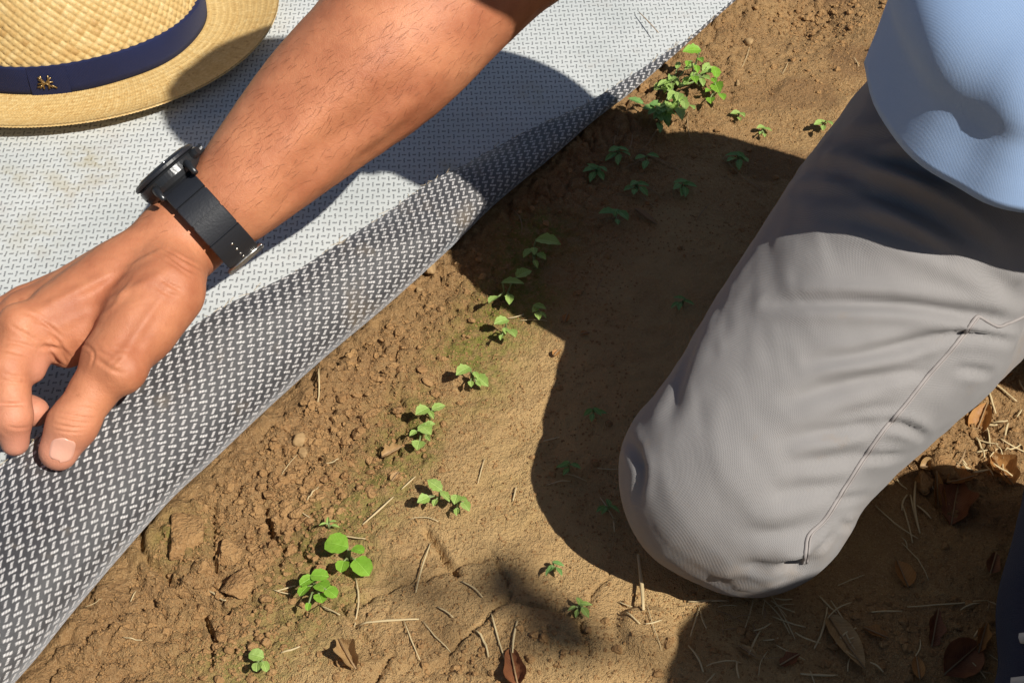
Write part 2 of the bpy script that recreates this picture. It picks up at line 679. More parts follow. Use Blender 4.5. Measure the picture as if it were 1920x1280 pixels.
def straw_mat():
    k = NT('hat_straw')
    c = k.ramp(k.attr('tone'), [(0.0, (0.42, 0.235, 0.075)), (0.12, (0.56, 0.355, 0.13)), (0.6, (0.66, 0.455, 0.185)), (1.0, (0.74, 0.55, 0.26))])
    c = k.mix(k.ramp(k.noise(500.0, 3), [(0.3, 0.35), (0.6, 0.0)]), c, (0.40, 0.24, 0.08))
    return k.done(c, 0.55, k.bump(k.noise(700.0, 3), 0.0003, 0.7))


def plain(name, color, rough=0.6, metal=0.0, nscale=200.0, bumpd=0.0002, var=0.15, **kw):
    k = NT(name)
    c = k.mix(k.math('MULTIPLY', k.noise(nscale, 3), var * 2), color, tuple(x * (1 - var * 2) for x in color))
    k.b.inputs['Metallic'].default_value = metal
    for a, v in kw.items():
        k.b.inputs[a].default_value = v
    return k.done(c, rough, k.bump(k.noise(nscale * 3, 2), bumpd, 0.6))


def leaf_mat(name, c1, c2, trans=0.25):
    k = NT(name)
    c = k.ramp(k.noise(120.0, 3), [(0.3, c1), (0.7, c2)])
    sp = k.n('ShaderNodeSeparateXYZ')
    k.link(k.coord(), sp.inputs[0])
    ay = k.math('ABSOLUTE', sp.outputs[1])
    rib = k.n('ShaderNodeMapRange')
    rib.inputs[1].default_value, rib.inputs[2].default_value = 0.00045, 0.00012
    k.link(ay, rib.inputs[0])
    side = k.math('SINE', k.math('MULTIPLY', k.math('SUBTRACT', sp.outputs[0], ay), 2 * math.pi / 0.0021))
    vein = k.math('MAXIMUM', rib.outputs[0], k.math('MULTIPLY', k.math('GREATER_THAN', side, 0.88), 0.5))
    c = k.mix(k.math('MULTIPLY', vein, 0.45), c, tuple(min(1, x * 1.5 + 0.04) for x in c2))
    k.b.inputs['Specular IOR Level'].default_value = 0.35
    nb = k.bump(k.math('ADD', k.noise(420.0, 3), k.math('MULTIPLY', vein, -0.7)), 0.0005, 0.8)
    k.done(c, 0.5, nb)
    tr = k.n('ShaderNodeBsdfTranslucent')
    k.link(c, tr.inputs[0])
    mx = k.n('ShaderNodeMixShader')
    mx.inputs[0].default_value = trans
    k.link(k.b.outputs[0], mx.inputs[1])
    k.link(tr.outputs[0], mx.inputs[2])
    k.link(mx.outputs[0], k.t.nodes['Material Output'].inputs[0])
    return k.m


M_SOIL, M_CLOD, M_PEB = soil_mat(), clod_mat(), pebble_mat()
M_WHITE, M_DARK = mat_side(False), mat_side(True)
M_SKIN = skin_mat()
M_TROUSER = cloth_mat('grey_trouser_cotton', (0.258, 0.247, 0.245), (0.300, 0.286, 0.282), 0.0012, bumpd=0.00007, soiled=True)
M_SHIRT = cloth_mat('blue_shirt_jersey', (0.32, 0.48, 0.78), (0.38, 0.54, 0.82), 0.0009, 0.9, 0.2, 0.00002)
M_STRAW = straw_mat()
M_RIBBON = cloth_mat('navy_ribbon', (0.010, 0.014, 0.052), (0.014, 0.020, 0.072), 0.0014, 0.75, 0.06)
M_BRONZE = plain('bronze_pin', (0.30, 0.21, 0.10), 0.35, 0.9)
M_RUBBER = plain('black_rubber', (0.018, 0.020, 0.026), 0.45)
M_CASE = plain('black_watch_case', (0.03, 0.032, 0.036), 0.3, 0.3)
M_STEEL = plain('steel', (0.62, 0.60, 0.56), 0.28, 1.0)
M_GLASS = plain('watch_crystal', (0.03, 0.035, 0.04), 0.06, 0.0, var=0.0)
M_NAVY = cloth_mat('navy_shoe_fabric', (0.016, 0.020, 0.045), (0.022, 0.026, 0.055), 0.0016, 0.8, 0.1)
M_SOLE = plain('white_shoe_sole', (0.62, 0.61, 0.58), 0.6)
M_NAIL = plain('finger_nail', (0.72, 0.38, 0.28), 0.3, var=0.05)
M_HAIR = plain('dark_hair', (0.05, 0.03, 0.018), 0.5)
M_ARMHAIR = plain('arm_hair', (0.27, 0.105, 0.047), 0.5)
M_LEAFB = leaf_mat('bright_leaf', (0.20, 0.42, 0.035), (0.28, 0.52, 0.06))
M_LEAFM = leaf_mat('green_leaf', (0.29, 0.455, 0.09), (0.41, 0.57, 0.17))
M_LEAFD = leaf_mat('deep_green_leaf', (0.16, 0.33, 0.08), (0.25, 0.44, 0.14))
M_STEM = plain('plant_stem', (0.24, 0.30, 0.12), 0.6)
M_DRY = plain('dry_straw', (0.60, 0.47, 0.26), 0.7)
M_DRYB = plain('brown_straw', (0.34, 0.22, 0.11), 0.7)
M_DEADR = leaf_mat('red_brown_leaf', (0.16, 0.055, 0.025), (0.30, 0.12, 0.05), 0.15)
M_DEADO = leaf_mat('orange_dead_leaf', (0.42, 0.19, 0.06), (0.55, 0.29, 0.10), 0.25)
M_DEADT = leaf_mat('tan_dead_leaf', (0.40, 0.235, 0.095), (0.54, 0.36, 0.17), 0.2)
M_THREAD = plain('seam_thread', (0.33, 0.30, 0.29), 0.8)
M_FRAY = plain('frayed_thread', (0.50, 0.40, 0.26), 0.8)

# ------------------------------------------------------------------ where the mat's fold and free edge run (px, py, height)
FOLD = [(-190, 1500, .030), (-80, 1375, .030), (11, 1272, .030), (67, 1209, .030), (131, 1130, .029), (225, 1021, .028),
        (318, 918, .027), (400, 843, .026), (495, 755, .024), (611, 653, .022), (727, 558, .020), (839, 460, .017),
        (932, 371, .0145), (1044, 280, .012), (1115, 220, .010), (1180, 172, .0075), (1240, 122, .005), (1295, 75, .003),
        (1380, 0, .002), (1560, -150, .002)]
EDGE = [(-330, 1060, .050), (-220, 990, .054), (-110, 930, .058), (-40, 890, .060), (35, 850, .063), (130, 775, .064),
        (215, 710, .064), (280, 665, .064), (345, 625, .063), (420, 578, .061), (488, 540, .058), (562, 502, .054),
        (646, 453, .048), (721, 400, .042), (788, 354, .036), (868, 312, .030), (921, 280, .026), (992, 245, .021),
        (1062, 213, .017), (1132, 175, .013), (1195, 135, .009), (1255, 95, .006), (1292, 72, .0042), (1377, -2, .003), (1557, -152, .003)]
NU = 300
FW = catmull([at(*p) for p in FOLD], NU)
EWr = np.array([at(*p) for p in EDGE])
EW = catmull(EWr, 900)
U0 = FW[-80] - FW[60]
U0[2] = 0
U0 /= np.linalg.norm(U0)
N0 = np.array([U0[1], -U0[0], 0.0])            # points from the mat towards the bare soil


def fold_signed(x, y):
    """signed distance from the fold line; positive on the soil side"""
    s = x * U0[0] + y * U0[1]
    fs = FW @ U0
    fn = FW @ N0
    return (x * N0[0] + y * N0[1]) - np.interp(s, fs, fn)


# ------------------------------------------------------------------ ground
def wp(px, py):
    p = at(px, py)
    return (p.x, p.y)


def build_ground():
    fx = np.arange(-0.50, 0.5601, 0.0016)
    fy = np.arange(-0.36, 0.6001, 0.0016)
    ox = np.array([0.7, 1.0, 2, 6, 20, 60])
    xs = np.concatenate([(-0.5 - ox)[::-1], fx, 0.56 + ox])
    ys = np.concatenate([(-0.36 - ox)[::-1], fy, 0.6 + ox])
    X, Y = np.meshgrid(xs, ys, indexing='ij')
    ds = fold_signed(X, Y)
    # how crumbly the surface is
    crumb = np.exp(-np.clip(ds, 0, None) ** 2 / (2 * 0.048 ** 2)) * smooth(-0.05, 0.02, ds)
    cx, cy = wp(480, 1030)
    crumb = np.maximum(crumb, np.exp(-((X - cx) ** 2 + (Y - cy) ** 2) / (2 * 0.055 ** 2)))
    cx, cy = wp(650, 800)
    crumb = np.maximum(crumb, 0.9 * np.exp(-((X - cx) ** 2 + (Y - cy) ** 2) / (2 * 0.045 ** 2)))
    cx, cy = wp(1530, 15)
    hole = np.exp(-(((X - cx) / 0.045) ** 2 + ((Y - cy) / 0.06) ** 2))
    crumb = np.maximum(crumb, hole)
    cx, cy = wp(1800, 820)
    crumb = np.maximum(crumb, 0.8 * np.exp(-((X - cx) ** 2 + (Y - cy) ** 2) / (2 * 0.05 ** 2)))
    cx, cy = wp(850, 1230)
    crumb = np.maximum(crumb, 0.45 * np.exp(-(((X - cx) / 0.09) ** 2 + ((Y - cy) / 0.03) ** 2)))
    crumb = np.clip(crumb * (0.55 + 0.9 * vnoise(X * 38, Y * 38, 5)), 0, 1)
    z = 0.012 * fbm(X, Y, 5.0, 3, 11) + 0.0075 * fbm(X, Y, 26.0, 4, 23)
    z += 0.0034 * fbm(X, Y, 110.0, 4, 31, 0.68)
    wx, wy = X + 0.012 * fbm(X, Y, 70, 4, 3, .65), Y + 0.012 * fbm(X, Y, 70, 4, 4, .65)
    f1, f2, cid = worley(wx, wy, 75.0, 41)
    z += crumb * (0.0050 * smooth(0.0, 0.30, f2 - f1) * (0.2 + cid) - 0.0022 + 0.006 * fbm(X, Y, 95.0, 4, 77, 0.65))
    f1, f2, cid = worley(wx, wy, 170.0, 51)
    z += crumb * (0.0022 * smooth(0.0, 0.4, f2 - f1) * (0.3 + cid) - 0.001)
    # crust plates with open cracks in places
    f1, f2, cid = worley(X + 0.010 * fbm(X, Y, 45, 4, 8), Y + 0.010 * fbm(X, Y, 45, 4, 9), 17.0, 61)
    ck = smooth(0.55, 0.72, vnoise(X * 14, Y * 14, 71)) * smooth(0.0, 0.05, ds) * smooth(0.0, -0.10, Y) * (1 - smooth(0.05, 0.1, X))
    z -= ck * 0.0042 * (1 - smooth(0.0, 0.055, f2 - f1))
    # single cracks and lips
    jx, jy = X + 0.004 * fbm(X, Y, 90, 3, 14), Y + 0.004 * fbm(X, Y, 90, 3, 15)
    for pts, w, dpt in ([[(800, 1003), (822, 1030), (838, 1062), (855, 1082)], .0021, .008],
                        [[(258, 1010), (275, 1050), (310, 1065), (318, 1085)], .0026, .009],
                        [[(318, 1085), (370, 1115), (430, 1140)], .0015, .006],
                        [[(395, 945), (402, 1000), (400, 1060)], .0018, .007],
                        [[(345, 975), (365, 985), (378, 1000)], .0016, .005],
                        [[(498, 950), (508, 1000), (540, 1028)], .0024, .009],
                        [[(360, 930), (400, 945), (410, 950)], .0015, .006],
                        [[(1085, 1185), (1095, 1215), (1105, 1240)], .0015, .005],
                        [[(690, 1130), (670, 1150), (672, 1170)], .0012, .004],
                        [[(735, 1235), (715, 1265), (700, 1290)], .0014, .005],
                        [[(380, 1140), (400, 1180), (395, 1240)], .0016, .006]):
        d = poly_dist(jx, jy, [wp(*p) for p in pts])
        z -= dpt * np.exp(-(d / w) ** 2)
    # low crust slab beside the mat, mound and hollow
    cx, cy = wp(335, 1020)
    z += 0.005 * smooth(1.15, 0.85, np.hypot((jx - cx) / 0.024, (jy - cy) / 0.034))
    cx, cy = wp(560, 1230)
    z += 0.004 * np.exp(-(((X - cx) / 0.05) ** 2 + ((Y - cy) / 0.03) ** 2))
    cx, cy = wp(1060, 1200)
    z += 0.012 * np.exp(-(((X - cx) / 0.03) ** 2 + ((Y - cy) / 0.02) ** 2))
    z -= 0.016 * hole
    cx, cy = wp(1215, 1190)
    z += 0.010 * smooth(1.2, 0.7, np.hypot((jx - cx) / 0.016, (jy - cy) / 0.018))
    # pressed flat under the mat and under the knee
    under = smooth(-0.006, -0.030, ds)
    z = z * (1 - under) + under * -0.010
    cx, cy = wp(1330, 1060)
    pr = np.exp(-(((X - cx) / 0.07) ** 2 + ((Y - cy) / 0.06) ** 2))
    z = z * (1 - 0.7 * pr) - 0.003 * pr
    far = smooth(0.0, 0.5, np.maximum(np.abs(X) - 0.6, np.abs(Y - 0.1) - 0.55))
    z = z * (1 - 0.6 * far)
    V = np.stack([X, Y, z], -1).reshape(-1, 3)
    me = make_mesh('ground', V, grid_faces(len(xs), len(ys)), M_SOIL)
    d = poly_dist(X, Y, [wp(*p) for p in [(470, 1250), (560, 1180), (650, 980), (720, 930), (810, 800), (880, 700), (980, 540), (1010, 440)]])
    moss = np.exp(-(d / 0.030) ** 2) * smooth(0.35, 0.65, vnoise(X * 30, Y * 30, 81) + 0.25)
    for q, r, a in (((690, 950), .024, 1.0), ((340, 1010), .018, .7), ((560, 1190), .03, .7), ((950, 900), .05, .25)):
        cx, cy = wp(*q)
        moss = np.maximum(moss, a * np.exp(-((X - cx) ** 2 + (Y - cy) ** 2) / r ** 2))
    attr(me, 'moss', np.clip(moss * 1.2, 0, 1))
    dark_brownv = crumb * 0.35 + 0.5 * smooth(0.55, 0.75, vnoise(X * 20, Y * 20, 91)) * smooth(0.0, 0.1, X - 0.10)  # darker brown where crumbly and in patches towards the right
    crust = smooth(0.05, 0.13, ds) * (1 - smooth(0.12, 0.2, X)) * (1 - 0.6 * crumb) * 0.85
    attr(me, 'crust', np.clip(crust, 0, 1))
    attr(me, 'dark_brown', np.clip(dark_brownv, 0, 0.7))
    o = obj('ground', None, None, None, me=me)
    tag(o, kind='structure')
    return (xs, ys, z)


GX, GY, GZ = build_ground()


def gz(x, y):
    i = min(max(int(np.searchsorted(GX, x)) - 1, 0), len(GX) - 2)
    j = min(max(int(np.searchsorted(GY, y)) - 1, 0), len(GY) - 2)
    tx = (x - GX[i]) / (GX[i + 1] - GX[i])
    ty = (y - GY[j]) / (GY[j + 1] - GY[j])
    return float((GZ[i, j] * (1 - tx) + GZ[i + 1, j] * tx) * (1 - ty) + (GZ[i, j + 1] * (1 - tx) + GZ[i + 1, j + 1] * tx) * ty)


def on_soil(px, py, lift=0.0):
    p = at(px, py)
    for _ in range(3):
        p = at(px, py, gz(p.x, p.y))
    return Vector((p.x, p.y, p.z + lift))


# ------------------------------------------------------------------ the woven mat
def build_mat():
    us = FW @ U0
    es = EW @ U0
    order = np.argsort(es)
    # pair each fold sample with the free edge sample across from it
    nflat, nroll, nflap = 46, 12, 30
    rows, uvs = [], []
    Lmax = 1.25
    tf = np.linspace(0, 1, nflat) ** 1.7
    flat_t = (Lmax * tf)[::-1]
    for i in range(NU):
        F = FW[i]
        r = F[2]
        e = np.array([np.interp(us[i], es[order], EW[order][:, k]) for k in range(3)])
        G = F - N0 * r
        G[2] = 0.0025
        pts, vv = [], []
        for t in flat_t:
            p = G - N0 * t
            z = 0.0025
            # gentle lift of the sheet towards the hand, slack elsewhere
            z += 0.003 * (0.5 + fbm(np.array(p[0]), np.array(p[1]), 7.0, 2, 5)) * smooth(0.0, 0.12, np.array(t))
            p[2] = z
            pts.append(p)
            vv.append(-r - t)
        arc = -r
        for s in np.linspace(0, 1, nroll + 1)[1:]:
            a = -math.pi / 2 + s * math.pi / 2
            p = F - N0 * r + N0 * r * math.cos(a)
            p = np.array([p[0], p[1], r + r * math.sin(a) + 0.0025 * (1 - s)])
            arc += np.linalg.norm(p - pts[-1])
            pts.append(p)
            vv.append(arc)
        L = max(np.linalg.norm(e - F), 1e-4)
        T0 = np.array([0, 0, 1.0]) * L * 0.85 * min(1, (e[2]) / max(L, 1e-4) * 1.4 + 0.25)
        T1 = (e - F) * np.array([1, 1, 0]) * 0.9 + np.array([0, 0, -0.05 * L])
        for s in np.linspace(0, 1, nflap + 1)[1:]:
            h00, h10 = 2 * s ** 3 - 3 * s ** 2 + 1, s ** 3 - 2 * s ** 2 + s
            h01, h11 = -2 * s ** 3 + 3 * s ** 2, s ** 3 - s ** 2
            p = h00 * F + h10 * T0 + h01 * e + h11 * T1
            wv = 0.0014 * math.sin(us[i] * 55 + 3 * s) * s * smooth(0, .05, np.array(L))
            p = p + np.array([0, 0, 1]) * wv
            arc += 1.3 * np.linalg.norm(p - pts[-1])
            pts.append(p)
            vv.append(arc)
        rows.append(pts)
        uvs.append([(F + N0 * w)[:2] for w in vv])
    P = np.array(rows)
    UV = np.array(uvs)
    nv = P.shape[1]
    V = P.reshape(-1, 3)
    Fq = grid_faces(NU, nv)
    N = normals(V, Fq)
    if N[0][2] < 0:
        N = -N
        Fq = Fq[:, ::-1]
    th = 0.00035
    V2 = np.vstack([V + N * th, V - N * th])
    off = len(V)
    F2 = np.vstack([Fq, Fq[:, ::-1] + off])
    rim = [(i * nv + nv - 1, (i + 1) * nv + nv - 1, (i + 1) * nv + nv - 1 + off, i * nv + nv - 1 + off) for i in range(NU - 1)]
    F3 = np.vstack([F2, np.array(rim)])
    mi = np.concatenate([np.zeros(len(Fq)), np.ones(len(Fq)), np.ones(len(rim))])
    me = make_mesh('woven_mat', V2, F3, [M_WHITE, M_DARK], True, mi)
    uvl = me.uv_layers.new(name='weave')
    uvall = np.vstack([UV.reshape(-1, 2), UV.reshape(-1, 2)])
    li = np.empty(len(me.loops), dtype=np.int32)
    me.loops.foreach_get('vertex_index', li)
    ang = math.radians(-3)
    R = np.array([[math.cos(ang), -math.sin(ang)], [math.sin(ang), math.cos(ang)]])
    uvl.data.foreach_set('uv', (uvall @ R.T)[li].astype(np.float32).ravel())
    st = np.zeros(len(V2))
    for q, r, a in (((155, 300), .010, .8), ((35, 340), .007, .6), ((120, 355), .018, .6), ((190, 335), .02, .35), ((60, 440), .02, .4), ((1000, 185), .012, .5), ((840, 320), .012, .4)):
        c = at(*q)
        st = np.maximum(st, a * np.exp(-((V2[:, 0] - c.x) ** 2 + (V2[:, 1] - c.y) ** 2) / r ** 2))
    attr(me, 'stain', st)
    o = obj('woven_mat', None, None, None, me=me)
    tag(o, 'white woven ground cover sheet with its dark underside folded back along the soil', 'ground cover')
    # frayed threads along the free edge
    ed = P[:, -1]
    parts = []
    rr = np.random.default_rng(3)
    for i in range(40, NU - 60):
        if rr.random() < 0.45:
            a = ed[i] + rr.normal(0, .0005, 3)
            d = U0 * rr.uniform(-.010, .010) + N0 * rr.uniform(-.003, .002) + np.array([0, 0, rr.uniform(-.001, .0015)])
            parts.append(tube([a, a + d * 0.5 + rr.normal(0, .0004, 3), a + d], 0.00022, 4))
    v, f = merge(parts)
    fo = obj('frayed_thread', v, f, M_FRAY, o)
    tag(fo, 'tan frayed threads along the cut edge', kind='stuff')
    return P


MATP = build_mat()


# ------------------------------------------------------------------ straw hat
def weave_h(p, q):
    ip, iq = np.floor(p), np.floor(q)
    fp, fq = p - ip, q - iq
    par = ((ip + iq) % 2) == 0
    along = np.where(par, fp, fq)
    cross = np.where(par, fq, fp)
    h = (1 - np.abs(2 * cross - 1) ** 5) * (0.35 + 0.65 * np.sin(np.pi * along))
    strip = np.where(par, _hash(iq, np.zeros_like(iq), 5), _hash(ip, np.ones_like(ip), 6))
    tone = 0.35 + 0.5 * strip + 0.45 * (_hash(ip, iq, 9) - 0.5)
    tone = np.where(_hash(ip, iq, 12) > 0.975, 0.08, tone)
    return h, tone


def build_hat():
    base = at(112, 47, 0.0085)
    root = empty('straw_hat', base)
    tag(root, 'straw hat with a navy ribbon band lying on the white sheet', 'hat')
    rot = Matrix.Diagonal((1.0, 0.87, 1.0))

    def put(V):
        return V @ np.array(rot).T

    def lathe(prof, nth, npf, wf, amp, c):
        pr = catmull(prof, npf)
        s = np.concatenate([[0], np.cumsum(np.linalg.norm(np.diff(pr, axis=0), axis=1))])
        th = np.linspace(0, 2 * np.pi, nth, endpoint=False)
        TH, S = np.meshgrid(th, s, indexing='ij')
        Rr = np.broadcast_to(pr[:, 0], TH.shape)
        Z = np.broadcast_to(pr[:, 1], TH.shape)
        tang = np.gradient(pr, axis=0)
        tang /= np.linalg.norm(tang, axis=1)[:, None] + 1e-9
        nr, nz = -tang[:, 1], tang[:, 0]
        h, tone = wf(TH, S, Rr, c)
        rr_ = Rr + nr * (h - 0.5) * amp
        zz = Z + nz * (h - 0.5) * amp
        ov = 1.0
        V = np.stack([rr_ * np.cos(TH) * 1.0, rr_ * np.sin(TH) * ov, zz], -1).reshape(-1, 3)
        return V, tone.ravel(), (nth, npf)

    def crown_weave(TH, S, Rr, c):
        a, b = TH * 0.120, S
        k = 2 * np.pi * 0.120
        n = round(k / (c * math.sqrt(2)))
        cc = k / n / math.sqrt(2)
        p = (a + b) / math.sqrt(2) / cc
        q = (a - b) / math.sqrt(2) / cc
        return weave_h(p, q)

    def brim_weave(TH, S, Rr, c):
        n = 420
        p = TH / (2 * np.pi) * n
        q = S / c
        return weave_h(p + 0.5 * q, q)

    crown = [(0.1255, 0.0), (0.1262, 0.010), (0.1258, 0.030), (0.122, 0.055), (0.116, 0.078), (0.106, 0.096), (0.090, 0.107), (0.06, 0.112), (0.02, 0.111), (0.0006, 0.111)]
    V, tone, (nu, nv) = lathe(crown[::-1], 760, 190, crown_weave, 0.0019, 0.0057)
    me = make_mesh('crown', put(V), grid_faces(nu, nv, True), M_STRAW)
    attr(me, 'tone', np.clip(tone, 0, 1))
    cr = obj('crown', None, None, None, root, me=me)
    brim = [(0.1245, 0.0030), (0.140, 0.0032), (0.158, 0.0048), (0.176, 0.009), (0.1935, 0.0155)]
    V, tone, (nu, nv) = lathe(brim, 1680, 60, brim_weave, -0.0008, 0.0030)
    th_ = np.arctan2(V[:, 1], V[:, 0])
    rr_ = np.hypot(V[:, 0], V[:, 1])
    dz = 0.004 * smooth(0.14, 0.19, rr_) * np.sin(2 * th_ + 0.6)
    V[:, 2] += dz
    # an underside so the brim is a real sheet with an edge
    Vb = V.copy()
    Vb[:, 2] -= 0.0022
    n1 = len(V)
    Fq = grid_faces(nu, nv, True)
    rim = [(i * nv + nv - 1, ((i + 1) % nu) * nv + nv - 1, ((i + 1) % nu) * nv + nv - 1 + n1, i * nv + nv - 1 + n1) for i in range(nu)]
    me = make_mesh('brim', put(np.vstack([V, Vb])), np.vstack([Fq[:, ::-1] * 1, Fq + n1, np.array(rim)]), M_STRAW)
    attr(me, 'tone', np.clip(np.concatenate([tone, tone]), 0, 1))
    br = obj('brim', None, None, None, root, me=me)
    # ribbon
    th = np.linspace(0, 2 * np.pi, 240, endpoint=False)
    prof = np.array([(0.1272, 0.0022), (0.1286, 0.0026), (0.1292, 0.009), (0.1290, 0.018), (0.1288, 0.0275), (0.1282, 0.0292), (0.1245, 0.0288)])
    TH, K = np.meshgrid(th, np.arange(len(prof)), indexing='ij')
    Rr = prof[K, 0] + 0.0004 * np.sin(TH * 9 + K * .7)
    V = np.stack([Rr * np.cos(TH), Rr * np.sin(TH), prof[K, 1] + 0.0006 * np.sin(TH * 5)], -1).reshape(-1, 3)
    rb = obj('ribbon', put(V), grid_faces(240, len(prof), True), M_RIBBON, root)
    # ribbon join and the little bronze pin on it
    def onrib(thx, z, lift=0.0):
        rr0 = np.interp(z, [0.0026, 0.009, 0.018, 0.0275], [0.1286, 0.1292, 0.1290, 0.1280]) + lift
        return put(np.array([[rr0 * math.cos(thx), rr0 * math.sin(thx), z]]))[0]
    t0 = -math.pi / 2 + 0.14
    Vj = []
    for tx in np.linspace(t0 - 0.10, t0 + 0.14, 10):
        for z in np.linspace(0.0024, 0.0290, 6):
            Vj.append(onrib(tx, z, 0.0013))
    obj('ribbon_join', np.array(Vj), grid_faces(10, 6), M_RIBBON, rb)
    parts = []
    rr = np.random.default_rng(5)
    cz = 0.0158
    for (x0, z0, x1, z1) in ((-5, -5, 5, 4), (-5, 3, 5, -5), (-6, -1, 6, 0), (-3, 6, -2, -6), (3, 6, 2, -6), (-5, 5, -1, 1), (5, 4, 2, 1), (-7, -4, -3, -3), (4, -3, 8, -6)):
        pts = [onrib(t0 + (x0 + (x1 - x0) * s) * 0.001 / 0.129, cz + (z0 + (z1 - z0) * s) * 0.001, 0.0022) for s in np.linspace(0, 1, 4)]
        parts.append(tube(pts, 0.00075, 6))
    v, f = merge(parts)
    pin = obj('pin', v, f, M_BRONZE, rb)
    tag(pin, 'small bronze ornament pinned on the ribbon')
    return root


build_hat()

# ------------------------------------------------------------------ kneeling person
PB = Vector((0.30, -0.05, 0.0))
person = empty('person', PB)
tag(person, 'person in grey trousers and blue shirt kneeling and pulling back the sheet', 'person')


def A(px, py, z):
    return np.array(at(px, py, z))


WR = A(392, 398, .118)
EL = A(985, -165, .232)
SH = np.array([.225, .050, .500])
ARMAX = (EL - WR) / np.linalg.norm(EL - WR)
VIEW = np.array(CAM) - WR
ARMAX0 = ARMAX
RAD = VIEW - ARMAX * (VIEW @ ARMAX)
RAD /= np.linalg.norm(RAD)
DOR = np.cross(ARMAX, RAD)
if (DOR @ (A(300, 330, .118) - WR)) < 0:
    DOR = -DOR


